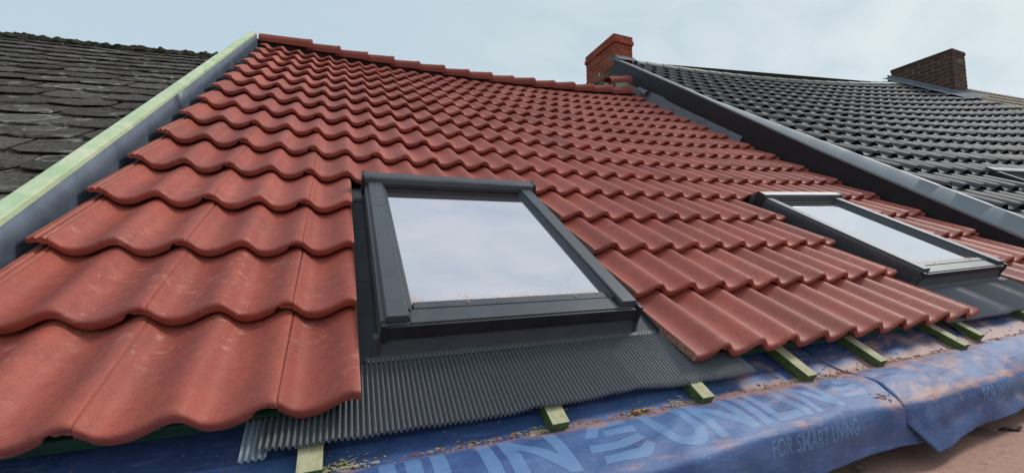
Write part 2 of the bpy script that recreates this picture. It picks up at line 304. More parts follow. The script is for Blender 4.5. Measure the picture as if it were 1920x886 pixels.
# ------------------------------------------------------------------ helpers
class MB:
    def __init__(s): s.v = []; s.f = []; s.m = []
    def add(s, verts, faces, mi=0):
        o = len(s.v); s.v.extend([tuple(map(float, p)) for p in verts]); s.f.extend([tuple(o + i for i in f) for f in faces]); s.m.extend([mi] * len(faces))
    def grid(s, P, mi=0, flip=False):
        P = np.asarray(P); a, b_ = P.shape[:2]
        idx = np.arange(a * b_).reshape(a, b_)
        q = np.stack([idx[:-1, :-1], idx[1:, :-1], idx[1:, 1:], idx[:-1, 1:]], -1).reshape(-1, 4)
        if flip: q = q[:, ::-1]
        s.add(P.reshape(-1, 3), q.tolist(), mi)
    def box(s, x0, x1, y0, y1, z0, z1, fn=None, mi=0, top_mi=None):
        c = [(x0, y0, z0), (x1, y0, z0), (x1, y1, z0), (x0, y1, z0), (x0, y0, z1), (x1, y0, z1), (x1, y1, z1), (x0, y1, z1)]
        if fn: c = [fn(*p) for p in c]
        fs = [(0, 3, 2, 1), (4, 5, 6, 7), (0, 1, 5, 4), (1, 2, 6, 5), (2, 3, 7, 6), (3, 0, 4, 7)]
        o = len(s.v); s.v.extend([tuple(map(float, p)) for p in c]); s.f.extend([tuple(o + i for i in f) for f in fs])
        s.m.extend([mi, top_mi if top_mi is not None else mi, mi, mi, mi, mi])
    def prof(s, pts, y0, y1, fn=None, mi=0, ny=1):     # closed profile in x,z swept along y
        n = len(pts); ys = np.linspace(y0, y1, ny + 1); V = []
        for y in ys:
            for (x, z) in pts: V.append(fn(x, y, z) if fn else (x, y, z))
        F = []
        for j in range(ny):
            for i in range(n):
                k = (i + 1) % n; F.append((j * n + i, j * n + k, (j + 1) * n + k, (j + 1) * n + i))
        F.append(tuple(range(n))[::-1]); F.append(tuple(ny * n + i for i in range(n)))
        s.add(V, F, mi)
    def profx(s, pts, x0, x1, fn=None, mi=0, nx=1):    # closed profile in y,z swept along x
        n = len(pts); V = []
        for x in np.linspace(x0, x1, nx + 1):
            for (y, z) in pts: V.append(fn(x, y, z) if fn else (x, y, z))
        F = []
        for j in range(nx):
            for i in range(n):
                k = (i + 1) % n; F.append((j * n + i, (j + 1) * n + i, (j + 1) * n + k, j * n + k))
        F.append(tuple(range(n))); F.append(tuple(nx * n + i for i in range(n))[::-1])
        s.add(V, F, mi)
    def cyl(s, p0, p1, r0, r1=None, n=10, mi=0):
        r1 = r0 if r1 is None else r1
        p0 = Vector(p0); p1 = Vector(p1); d = (p1 - p0).normalized(); a = d.orthogonal().normalized(); b_ = d.cross(a)
        V = [p0 + (a * math.cos(t) + b_ * math.sin(t)) * r0 for t in np.arange(n) * 2 * math.pi / n] + [p1 + (a * math.cos(t) + b_ * math.sin(t)) * r1 for t in np.arange(n) * 2 * math.pi / n]
        F = [(i, (i + 1) % n, n + (i + 1) % n, n + i) for i in range(n)] + [tuple(range(n))[::-1], tuple(range(n, 2 * n))]
        s.add(V, F, mi)
    def mesh(s, name, mats, smooth=False, angle=35, recalc=True):
        me = bpy.data.meshes.new(name); me.from_pydata(s.v, [], s.f); me.update()
        for m in (mats if isinstance(mats, (list, tuple)) else [mats]): me.materials.append(m)
        me.polygons.foreach_set('material_index', s.m)
        if recalc:
            bm = bmesh.new(); bm.from_mesh(me); bmesh.ops.recalc_face_normals(bm, faces=bm.faces); bm.to_mesh(me); bm.free()
        if smooth:
            me.shade_smooth()
            try: me.set_sharp_from_angle(angle=math.radians(angle))
            except Exception: pass
        return me
    def build(s, name, mats, parent=None, smooth=False, angle=35, recalc=True, bevel=0, world=False):
        if world and parent is not None:
            o_ = parent.location; s.v = [(p[0] - o_[0], p[1] - o_[1], p[2] - o_[2]) for p in s.v]
        ob = bpy.data.objects.new(name, s.mesh(name, mats, smooth, angle, recalc)); COL.objects.link(ob)
        if parent: ob.parent = parent
        if bevel:
            md = ob.modifiers.new('bevel', 'BEVEL'); md.width = bevel; md.segments = 2; md.limit_method = 'ANGLE'; md.angle_limit = math.radians(40)
        return ob
def tag(o, label=None, cat=None, group=None, kind=None):
    if label: o['label'] = label
    if cat: o['category'] = cat
    if group: o['group'] = group
    if kind: o['kind'] = kind
    return o
def empty(name, loc, label=None, cat=None, group=None):
    o = bpy.data.objects.new(name, None); COL.objects.link(o); o.location = tuple(map(float, loc)); o.empty_display_size = .1
    return tag(o, label, cat, group)
def sag(u, v):                              # the old rafters sag: measured bend of the tiled plane
    u = u / 3; v = v / 3
    return (.05397 * u * u - .16534 * u * v + .06249 * v * v + .01023 * u ** 3 + .04422 * u * u * v + .05643 * u * v * v - .02047 * v ** 3)
def S(u, v, z=0.0): return RP(u, v, z + sag(u, v))
def Sv(*a):
    if len(a) == 1: a = a[0]
    return S(a[0], a[1], a[2])
def frame(u, v, z, rz=0.0, tilt=0.0):
    P = S(u, v, z); eu = S(u + .01, v, z) - S(u - .01, v, z); ev = S(u, v + .01, z) - S(u, v - .01, z)
    eu = Vector(eu).normalized(); n = eu.cross(Vector(ev)).normalized(); ev = n.cross(eu)
    M = Matrix.Identity(4)
    for i in range(3): M[i][0] = eu[i]; M[i][1] = ev[i]; M[i][2] = n[i]; M[i][3] = P[i]
    return M @ Matrix.Rotation(rz, 4, 'Z') @ Matrix.Rotation(tilt, 4, 'X')

# ------------------------------------------------------------------ flat roof below, house walls
f = MB(); nx, ny = 90, 60
xs = np.linspace(-6, 30, nx); ys = np.linspace(-9, .3, ny)
def floor_z(x, y): return -.355 + .02 * noise.noise((x * 1.3, y * 1.3, 0)) + .006 * noise.noise((x * 9, y * 9, 3))
f.grid([[(x, y, floor_z(x, y)) for y in ys] for x in xs])
tag(f.build('flat_roof', MFLOOR, smooth=True), 'dusty red-brown flat roof surface below the blue underlay', None, None, 'structure')
g = MB(); g.add([(-400, -400, -6), (400, -400, -6), (400, 400, -6), (-400, 400, -6)], [(0, 1, 2, 3)])
tag(g.build('ground', simple('far_ground', (.09, .1, .06), .95, .1)), None, None, None, 'structure')

# ------------------------------------------------------------------ red tiled roof
GA = .31853; ROWS = 15
VJ = [.0023, .0046, .0013, .0011, .0008, -.0036, -.0041, -.0058, -.0032, .0009, -.0012, -.0043, .0023, .0026, .0061]
red = empty('tiled_roof', S(2.0, 0, -.1), 'red wavy concrete tile roof in the middle with two roof windows, lower edge still unfinished', 'roof')
hp = [(0, -.13), (.05, -.30), (.11, -.60), (.17, -.84), (.24, -.97), (.32, -1.0), (.42, -.95), (.53, -.79), (.63, -.56), (.72, -.33), (.80, -.14), (.87, -.03), (.93, 0), (.97, -.03), (1.0, -.13)]
hx = np.array([p[0] for p in hp]); hy = np.array([p[1] for p in hp])
def hprof(x):                               # smooth interpolation of the wave over one tile
    t = (np.asarray(x) / .15) % 1.0
    a = np.interp(t, hx, hy)
    k = np.zeros_like(a)
    for d in (-.024, -.012, 0, .012, .024): k += np.interp((t + d) % 1.0, hx, hy)
    return .0365 * k / 5
def make_tile(x0, x1, ribs=True, cutl=False, cutr=False, seed=0, body=.40):
    mb = MB(); r = random.Random(seed)
    n = max(8, int(round((x1 - x0) / .0075)))
    xs = np.linspace(x0, x1, n + 1)
    if not cutr: xs = np.append(xs[:-1], [x1 - .003, x1 - .0008, x1])
    if not cutl: xs = np.concatenate([[x0, x0 + .0008, x0 + .003], xs[1:]])
    h = hprof(np.clip(xs, 0, .2999))
    if not cutr: h[-3:] += [0, -.0012, -.004]
    if not cutl: h[:3] += [-.0045, -.0018, -.0004]
    th = np.full(len(xs), .0275)
    if not cutr: th = np.where(xs > .262, .0125, th)
    wob = np.array([.0009 * noise.noise((x * 60, seed, 0)) + .0006 * noise.noise((x * 220, seed, 4)) for x in xs])
    sec = [(body, 0), (.30, 0), (.20, 0), (.12, 0), (.07, 0), (.04, 0), (.018, -.0001), (.0115, -.0006), (.0076, -.0016), (.0044, -.0031), (.0020, -.0052), (.0006, -.0080), (.0000, -.0120), (.0004, -.0195)]
    P = []
    for s_, dz in sec:
        if x1 - x0 < .05: pass
        P.append([(x, s_ + (wob[i] if s_ < .03 else 0), h[i] - .0395 * s_ / GA + dz) for i, x in enumerate(xs)])
    rough = np.array([.0012 * noise.noise((x * 150, seed, 9)) for x in xs])
    P.append([(x, .002 + rough[i], h[i] - max(th[i], .0215) if th[i] > .02 else h[i] - .0215) for i, x in enumerate(xs)])
    P.append([(x, .006, h[i] - (th[i] if th[i] > .02 else .0215) - .0005) for i, x in enumerate(xs)])
    if not cutr:
        for row in P[-2:]:
            for i, x in enumerate(xs):
                if x > .262: row[i] = (x, row[i][1], h[i] - .0165 - .0015 * noise.noise((x * 200, seed, 2)))
        for row in (P[-3],):
            for i, x in enumerate(xs):
                if x > .262: row[i] = (x, row[i][1] + .001, h[i] - .0150)
    P.append([(x, .10, h[i] - th[i] - .0395 * .1 / GA) for i, x in enumerate(xs)])
    P.append([(x, body, h[i] - th[i] - .0395 * body / GA) for i, x in enumerate(xs)])
    P = np.array(P)
    mb.grid(P)
    mb.grid(P[[0, -1]])                                    # head
    for side, cut in ((0, cutl), (-1, cutr)):              # long edges
        E_ = P[:, side]
        k = len(sec)
        top = E_[:k]; bot = E_[k:]
        o = len(mb.v); mb.v.extend([tuple(map(float, q)) for q in E_]); mb.f.append(tuple(range(o, o + len(E_)))); mb.m.append(1 if cut else 0)
    if ribs:                                                # lower interlocking strip with two ribs
        if ribs == 2:                                        # left verge: the whole strip is in the open
            rx = [(0.004, -.030), (0.004, -.0095), (-.003, -.0105), (-.006, -.0060), (-.013, -.0065), (-.016, -.0105), (-.021, -.0110), (-.024, -.0065), (-.031, -.0070), (-.034, -.0110), (-.042, -.0115), (-.043, -.021), (-.034, -.0245), (-.024, -.0205), (-.014, -.0245)]
            rec = 0.001
        else:
            rx = [(0.004, -.032), (0.004, -.0185), (-.004, -.0190), (-.0065, -.0155), (-.0105, -.0155), (-.013, -.0190), (-.0175, -.0195), (-.020, -.0160), (-.024, -.0165), (-.0265, -.0195), (-.031, -.0200), (-.032, -.027), (-.025, -.029), (-.018, -.0265), (-.011, -.0300)]
            rec = 0.006
        n_ = len(rx); V = []
        for s_ in (.0035 + rec, .0065 + rec, body):
            for (x, z) in rx: V.append((x + x0, s_ + (r.uniform(-.0015, .0015) if s_ < .0065 else 0), z - .0395 * s_ / GA + (-.0025 if s_ < .005 + rec else 0)))
        F = []
        for j in range(2):
            for i in range(n_):
                k = (i + 1) % n_; F.append((j * n_ + i, j * n_ + k, (j + 1) * n_ + k, (j + 1) * n_ + i))
        F.append(tuple(range(n_))[::-1])
        mb.add(V, F)
    return mb
tile_meshes = {}
def tile_mesh(key):
    if key not in tile_meshes:
        x0, x1, ribs, cl, cr, seed = key
        tile_meshes[key] = make_tile(x0, x1, ribs, cl, cr, seed).mesh('roof_tile', [MT, MCUT], True, 42)
    return tile_meshes[key]
OFFU = .012
specs = []
for k in range(ROWS):
    for j in range(0, 16):
        a = .3 * (j - 1) + OFFU; b_ = .3 * j + OFFU
        x0, x1 = 0.0, .3; cl = cr = False; ribs = True
        if j == 15: x1 = .222; cr = True
        if j == 0: ribs = 2
        if k <= 3:                                           # openings for the two roof windows
            if j == 2: x1 = .465 - a; cr = True
            if j == 10: x1 = 2.957 - a; cr = True
            if j in (3, 4): continue
            if j == 5: x0 = (1.405 if k else 1.388) - a; cl = True; ribs = False
            if j in (11, 12): continue
            if j == 13: x0 = 3.82 - a; cl = True; ribs = False
        if k == 0 and j in (13, 14, 15): pass
        if x1 - x0 < .02: continue
        specs.append((k, j, a, x0, x1, ribs, cl, cr))
cw_v = np.array(cw)
def seen_size(sp):
    k, j, a = sp[:3]; P = S(a + .15, k * GA + .16); d = P - cw_v
    c = Mw.T @ d
    if c[2] < .1: return -1
    px = 787 * c[0] / c[2]; py = 787 * c[1] / c[2]
    if abs(px) > 1100 or py < -500 or py > 560: return .1 / (d @ d)
    n = RP(0, 0, 1)
    return abs(d @ n) / (d @ d) ** 1.5 * (sp[4] - sp[3])
order = sorted(specs, key=seen_size, reverse=True)
individual = set(id(s_) for s_ in order[:100])
rest = MB(); rest_src = {}
for sp in specs:
    k, j, a, x0, x1, ribs, cl, cr = sp
    seed = (k * 7 + j * 3) % 6
    key = (round(x0, 4), round(x1, 4), ribs, cl, cr, seed)
    jit = random.Random(k * 100 + j)
    M = frame(a, k * GA + VJ[k] + jit.uniform(-.002, .002), jit.uniform(-.0012, .0012), jit.uniform(-.004, .004), jit.uniform(-.003, .003))
    if id(sp) in individual:
        me = tile_mesh(key)
        o = bpy.data.objects.new('roof_tile', me); COL.objects.link(o); o.parent = red
        Ml = M.copy(); Ml.translation = Ml.translation - red.location; o.matrix_local = Ml
        if cl or cr: o['label'] = 'tile cut lengthwise to fit beside a window' if j != 15 else 'tile cut to fit against the black fascia'
    else:
        if key not in rest_src: rest_src[key] = make_tile(*key[:2], key[2], key[3], key[4], key[5])
        src = rest_src[key]
        A = np.array(M); V = np.array(src.v) @ A[:3, :3].T + A[:3, 3]
        o_ = len(rest.v); rest.v.extend(map(tuple, V.tolist())); rest.f.extend([tuple(o_ + i for i in ff) for ff in src.f]); rest.m.extend(src.m)
ro = rest.build('roof_tile', [MT, MCUT], red, True, 42, world=True); ro['kind'] = 'stuff'
# deck, back slope and wall under the tiles
d = MB()
us = np.linspace(-.42, 4.44, 25); vs = np.linspace(-.03, 4.86, 25)
d.grid([[S(u, v, -.135) for v in vs] for u in us]); d.grid([[S(u, v, -.16) for v in vs] for u in us], flip=True)
d.grid([[S(u, -.03, z) for z in (-.16, -.135)] for u in us])
d.build('roof_deck', MDECK, red, world=True)
d = MB(); back = []
for u in us:
    p = S(u, 4.80, -.02); back.append([p, p + np.array([0, 4.0, -2.6])])
d.grid(back); d.build('back_slope', MDECK, red, world=True)
d = MB(); d.box(-.44, 4.44, .02, 7.5, -6, -.33); d.build('wall', MWALL, red, world=True)
# tiling batten under the first course
t = MB()
for (a, b2) in ((-.44, .42), (1.43, 2.93)):
    us2 = np.linspace(a, b2, 12)
    ring = [(.034, -.070), (.034, -.100), (.080, -.100), (.080, -.070)]
    t.profx(ring, a, b2, Sv, nx=12)
o = t.build('tiling_batten', MGREEN, red, world=True)

# ridge tiles: overlapping half-round caps
def ridge_shape(L_, r0, r1, drop, thick=.014, nseg=14):
    mb = MB()
    def ring(x, r, ins):
        R_ = []
        for i in range(nseg + 1):
            a = math.pi * i / nseg
            R_.append((x, -math.cos(a) * (r - ins), (math.sin(a) ** .8) * (r - ins) * .72))
        return R_
    secs = [(0, r0), (.035, r0), (.042, r0 - .006), (L_, r1)]
    P = [ring(x, r, 0) for x, r in secs] + [ring(x, r, thick) for x, r in reversed(secs)]
    P.append(P[0]); mb.grid(P)
    for side in (0, -1):
        pts = [p[side] for p in P[:-1]]
        o_ = len(mb.v); mb.v.extend(pts); mb.f.append(tuple(range(o_, o_ + len(pts)))); mb.m.append(0)
    return mb
rb = [-.34, .10, .39, .68, .97, 1.27, 1.57, 1.88, 2.18, 2.48, 2.78, 3.08, 3.38, 3.68, 3.98]
rmesh = ridge_shape(.345, .136, .112, 0).mesh('ridge_tile', MRIDGE, True, 40)
rlong = ridge_shape(.50, .140, .112, 0).mesh('ridge_tile', MRIDGE, True, 40)
VR = 4.835
for i, u in enumerate(rb):
    nxt = rb[i + 1] if i + 1 < len(rb) else 4.30
    last = i == 0
    me = rlong if last else rmesh
    M = frame(nxt + .02, VR, -.030 + (.006 if i % 2 else 0) + (.010 if last else 0))
    M = M @ Matrix.Rotation(TH, 4, 'X').inverted() if False else M
    # the cap's big end faces right (uphill lap on its neighbour)
    Mx = M @ Matrix.Rotation(math.pi, 4, 'Z') @ Matrix.Rotation(.050, 4, 'Y') @ Matrix.Rotation(math.radians(14), 4, 'X')
    o = bpy.data.objects.new('ridge_tile', me); COL.objects.link(o); o.parent = red
    Mx.translation = Mx.translation - red.location; o.matrix_local = Mx
mb = MB(); mb.prof([(VR - .085, -.10), (VR - .085, -.022), (VR - .03, .012), (VR + .03, .012), (VR + .12, -.10)], -.34, 4.36, lambda v, u, z: S(u, v, z), ny=30)
mb.build('ridge_bedding', simple('dark_bedding', (.05, .045, .045), .9, .1), red, world=True)
# one loose ridge tile lying on top by the chimney
o = bpy.data.objects.new('ridge_tile', rmesh); COL.objects.link(o)
M = frame(4.36, VR + .16, .085, 0.05) @ Matrix.Rotation(math.pi, 4, 'Z') @ Matrix.Rotation(.02, 4, 'Y') @ Matrix.Rotation(.25, 4, 'X')
o.matrix_world = M
tag(o, 'loose dark red ridge tile lying on the ridge against the orange chimney', 'ridge tile')

# ------------------------------------------------------------------ blue underlay sheets
# section through the sheet in world (Y, Z): under the tiles -> fold -> over the eaves board -> hanging edge
def fold_pt(u):
    return RP(u, -.087, -.121 + sag(u, -.087))
def sheet_point(u, s, drop, flare, off, ph):
    # s: 0 top .. 1 fold .. 2 bend .. 3 bottom edge
    F = fold_pt(u)
    rise = .012 * math.sin(u * 4 + 1) + .006 * math.sin(u * 9.3)
    bz = -.178 - .004 * math.sin(u * 3.1) + .012 * max(0, min(1, (u - 2.0) / .5))
    by = -.200 - .008 * math.sin(u * 5.3 + 2) - .006 * math.sin(u * 13)
    if s <= 1:
        v = .75 * (1 - s) - .087
        P = S(u, v, -.121 + .003 * noise.noise((u * 6, v * 6, ph)) + off)
        return P
    if s <= 2:
        t = s - 1
        y = F[1] + (by - F[1]) * t; z = F[2] + (bz - F[2]) * t
        z += .017 * math.sin(math.pi * min(1, t)) ** .7 * (1 - .2 * t)
        wr = .0050 * noise.noise((u * 3.2 + y * 14, y * 5, ph)) + .0048 * (1 - 2 * abs(noise.noise((u * 7 - y * 9, y * 8, ph + 9)))) + .0035 * noise.noise((u * 11 - y * 22, y * 18, ph + 5))
        k = math.sin(math.pi * min(1, t)) ** .5 if t < 1 else 0
        return np.array([u, y, z + wr * k + off])
    t = s - 2
    y = by - .004 * math.sin(min(1, t * 4) * math.pi / 2) + .006 * t - flare(u) * t * t
    z = bz - drop(u) * t + .010 * (1 - min(1, t * 6)) * 0
    fl = (.010 * noise.noise((u * 4.5 + t * .8, t * 1.5, ph)) + .006 * noise.noise((u * 12, t * 2.2, ph + 3))) * min(1, t * 3)
    return np.array([u, y - fl, z - off * .2])
def seam_u(s):
    return float(np.interp(s, [0, .75, .93, 1.0, 1.5, 2.0, 2.4, 3.0], [1.90, 1.955, 1.965, 1.99, 2.0, 1.955, 1.96, 2.045]))
def sheet(name, ua, ub, drop, flare, off, ph, label, left_seam=False, n=260):
    root = empty(name, sheet_point((max(ua, 0) + min(ub, 4)) / 2, 2, drop, flare, off, ph), label, 'roofing membrane')
    ss = np.concatenate([np.linspace(0, .9, 12), np.linspace(.93, 2, 40), np.linspace(2.03, 3, 26)])
    def smooth_pt(u, s):
        return (sheet_point(u, max(0, s - .04), drop, flare, off, ph) + sheet_point(u, s, drop, flare, off, ph) * 2 + sheet_point(u, min(3, s + .04), drop, flare, off, ph)) / 4 if .95 < s < 2.15 else sheet_point(u, s, drop, flare, off, ph)
    P = []
    for t in np.linspace(0, 1, n):
        row = []
        for s in ss:
            a = seam_u(s) if left_seam else ua
            row.append(smooth_pt(a + (ub - a) * t, s))
        P.append(row)
    mb = MB(); mb.grid(P)
    mb.m = [1 if (i % (len(ss) - 1)) < 12 else 0 for i in range(len(mb.f))]  # same sheet throughout; its upper strip takes the blue with painted shade
    o = mb.build('sheet', [MMEM, MSHADE], root, True, 80, recalc=False, world=True)
    md = o.modifiers.new('t', 'SOLIDIFY'); md.thickness = .0012; md.offset = 0
    return root, smooth_pt
fold_path = {}
dropL = lambda u: .115 + .004 * math.sin(u * 5); flareL = lambda u: .0
dropR = lambda u: .112 + .022 * math.exp(-((u - 2.05) / .16) ** 2) + .004 * math.sin(u * 6); flareR = lambda u: .004 + .028 * math.exp(-((u - 2.0) / .22) ** 2)
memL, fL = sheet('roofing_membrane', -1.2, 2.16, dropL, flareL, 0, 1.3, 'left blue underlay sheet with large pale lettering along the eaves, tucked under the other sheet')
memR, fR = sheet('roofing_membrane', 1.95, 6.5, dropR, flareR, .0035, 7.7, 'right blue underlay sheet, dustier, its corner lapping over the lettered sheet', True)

# lettering printed on the sheets
def text_mesh(body, bold=.012):
    c = bpy.data.curves.new('t', 'FONT'); c.body = body; c.size = 1; c.offset = bold; c.resolution_u = 6
    o = bpy.data.objects.new('t', c); COL.objects.link(o)
    dg = bpy.context.evaluated_depsgraph_get(); me = bpy.data.meshes.new_from_object(o.evaluated_get(dg))
    bpy.data.objects.remove(o)
    bm = bmesh.new(); bm.from_mesh(me)
    bmesh.ops.remove_doubles(bm, verts=bm.verts, dist=1e-5)
    lo = min(v.co.x for v in bm.verts); hi = max(v.co.x for v in bm.verts)
    for ax_, (a_, b_2) in enumerate(((lo, hi), (-.2, .9))):
        for x in np.arange(a_, b_2, .06):
            no = (1, 0, 0) if ax_ == 0 else (0, 1, 0); co = (x, 0, 0) if ax_ == 0 else (0, x, 0)
            bmesh.ops.bisect_plane(bm, geom=bm.verts[:] + bm.edges[:] + bm.faces[:], plane_co=co, plane_no=no)
    bmesh.ops.triangulate(bm, faces=bm.faces)
    V = [tuple(v.co) for v in bm.verts]; bm.verts.ensure_lookup_table(); bm.verts.index_update()
    F = [tuple(v.index for v in f_.verts) for f_ in bm.faces]; bm.free(); bpy.data.meshes.remove(me)
    return np.array(V), F
def print_on(fn, root, V, F, u0, u1, s_bot, s_top, name='lettering', slant=0):
    V = V.copy(); x0, x1 = V[:, 0].min(), V[:, 0].max(); y0, y1 = V[:, 1].min(), V[:, 1].max()
    mb = MB(); P = []
    for x, y, _ in V:
        ty = (y - y0) / (y1 - y0); u = u0 + (u1 - u0) * (x - x0) / (x1 - x0) + slant * ty
        s = s_bot + (s_top - s_bot) * ty
        p = fn(u, s); e = 2e-3
        du = fn(u + e, s) - p; ds = fn(u, s - .01) - p
        n_ = np.cross(du, ds); n_ /= np.linalg.norm(n_)
        if n_ @ (cw_v - p) < 0: n_ = -n_
        P.append(p + n_ * .0010)
    mb.add(P, F)
    return mb.build(name, MLET, root, True, 80, recalc=False, world=True)
TV, TF = text_mesh('UNILIN', .030)
def logo():
    polys = [[(0, .62), (.30, 1.0), (1.0, 1.0), (1.05, .84), (.42, .84), (.22, .58)],
             [(.42, .74), (1.08, .74), (1.02, .56), (.36, .56)],
             [(-.05, .40), (.50, .40), (1.0, .52), (1.06, .36), (.52, .22), (-.12, .22)],
             [(.05, .12), (.72, .12), (.98, .28), (1.05, .14), (.78, -.04), (-.02, -.04)]]
    bm = bmesh.new()
    for p in polys: bm.faces.new([bm.verts.new((x, y, 0)) for x, y in p])
    for ax_ in (0, 1):
        for x in np.arange(-.2, 1.2, .07):
            bmesh.ops.bisect_plane(bm, geom=bm.verts[:] + bm.edges[:] + bm.faces[:], plane_co=(x, 0, 0) if ax_ == 0 else (0, x, 0), plane_no=(1, 0, 0) if ax_ == 0 else (0, 1, 0))
    bmesh.ops.triangulate(bm, faces=bm.faces)
    bm.verts.index_update(); V = np.array([tuple(v.co) for v in bm.verts]); F = [tuple(v.index for v in f_.verts) for f_ in bm.faces]; bm.free()
    return V, F
LV, LF = logo()
print_on(fL, memL, TV, TF, 1.12, 1.76, 1.86, 1.12)
print_on(fL, memL, TV, TF, .24, .885, 1.86, 1.12)
print_on(fL, memL, LV, LF, .925, 1.085, 1.84, 1.12, 'printed_emblem')
print_on(fL, memL, LV, LF, 1.785, 1.92, 1.70, 1.14, 'printed_emblem')
SV, SF = text_mesh('FOR SMART LIVING', .022)
print_on(fL, memL, SV, SF, 1.395, 1.745, 2.42, 2.04, 'lettering')
print_on(fL, memL, SV, SF, .515, .865, 2.42, 2.04, 'lettering')
print_on(fR, memR, SV, SF, 2.395, 2.745, 2.40, 2.02, 'lettering')

# ------------------------------------------------------------------ counter battens on the sheet
batts = [(.373, .046, -.100, 'left-most short batten end under the pleated flashing, beside a clump of shavings'),
         (.908, .046, -.096, 'batten end poking out under the middle of the pleated flashing, by the nails'),
         (1.363, .044, -.102, 'batten end under the right end of the pleated flashing'),
         (1.800, .046, -.097, 'long pale batten on the blue sheet just left of the sheet overlap'),
         (2.170, .046, -.097, 'long pale batten on the blue sheet just right of the sheet overlap'),
         (2.690, .048, -.103, 'pale batten with two nail holes on its top, next to the notched batten'),
         (2.875, .044, -.074, 'green batten with a notch broken out of its lower side'),
         (3.42, .046, -.100, 'right-most batten, below the far window flashing')]
for (u, wd, v0, lab) in batts:
    root = empty('counter_batten', S(u, v0, -.118), lab, 'batten', 'battens ending on the blue underlay')
    t = MB(); h0, h1 = -.119, -.085
    notch = 'notch' in lab
    nseg = 14; vv = np.linspace(v0, .50, nseg + 1)
    for i in range(nseg):
        pass
    ring = lambda v: [(u - wd / 2, h0 + (.014 * math.exp(-((v - v0 - .075) / .02) ** 2) if notch else 0)), (u + wd / 2, h0), (u + wd / 2, h1), (u - wd / 2, h1)]
    V = []; F = []; MI = []
    for v in vv:
        for (x, z) in ring(v): V.append(Sv((x + .0008 * noise.noise((v * 9, x, 1)), v, z)))
    for i in range(nseg):
        o_ = i * 4
        for a_, b2, mi in ((0, 1, 1), (1, 2, 1), (2, 3, 0), (3, 0, 1)):
            F.append((o_ + a_, o_ + b2, o_ + 4 + b2, o_ + 4 + a_)); MI.append(mi)
    F.append((0, 1, 2, 3)); MI.append(2)
    t.v = [tuple(p) for p in V]; t.f = F; t.m = MI
    t.build('timber', [MBATT, MBATTG, endgrain()], root, world=True, bevel=.0015)
    if 'nail holes' in lab:
        for vv2 in (v0 + .03, v0 + .085):
            k_ = MB(); k_.cyl(S(u - .004, vv2, h1 - .001), S(u - .004, vv2, h1 + .0012), .003); k_.build('nail', MANTD, root, world=True)

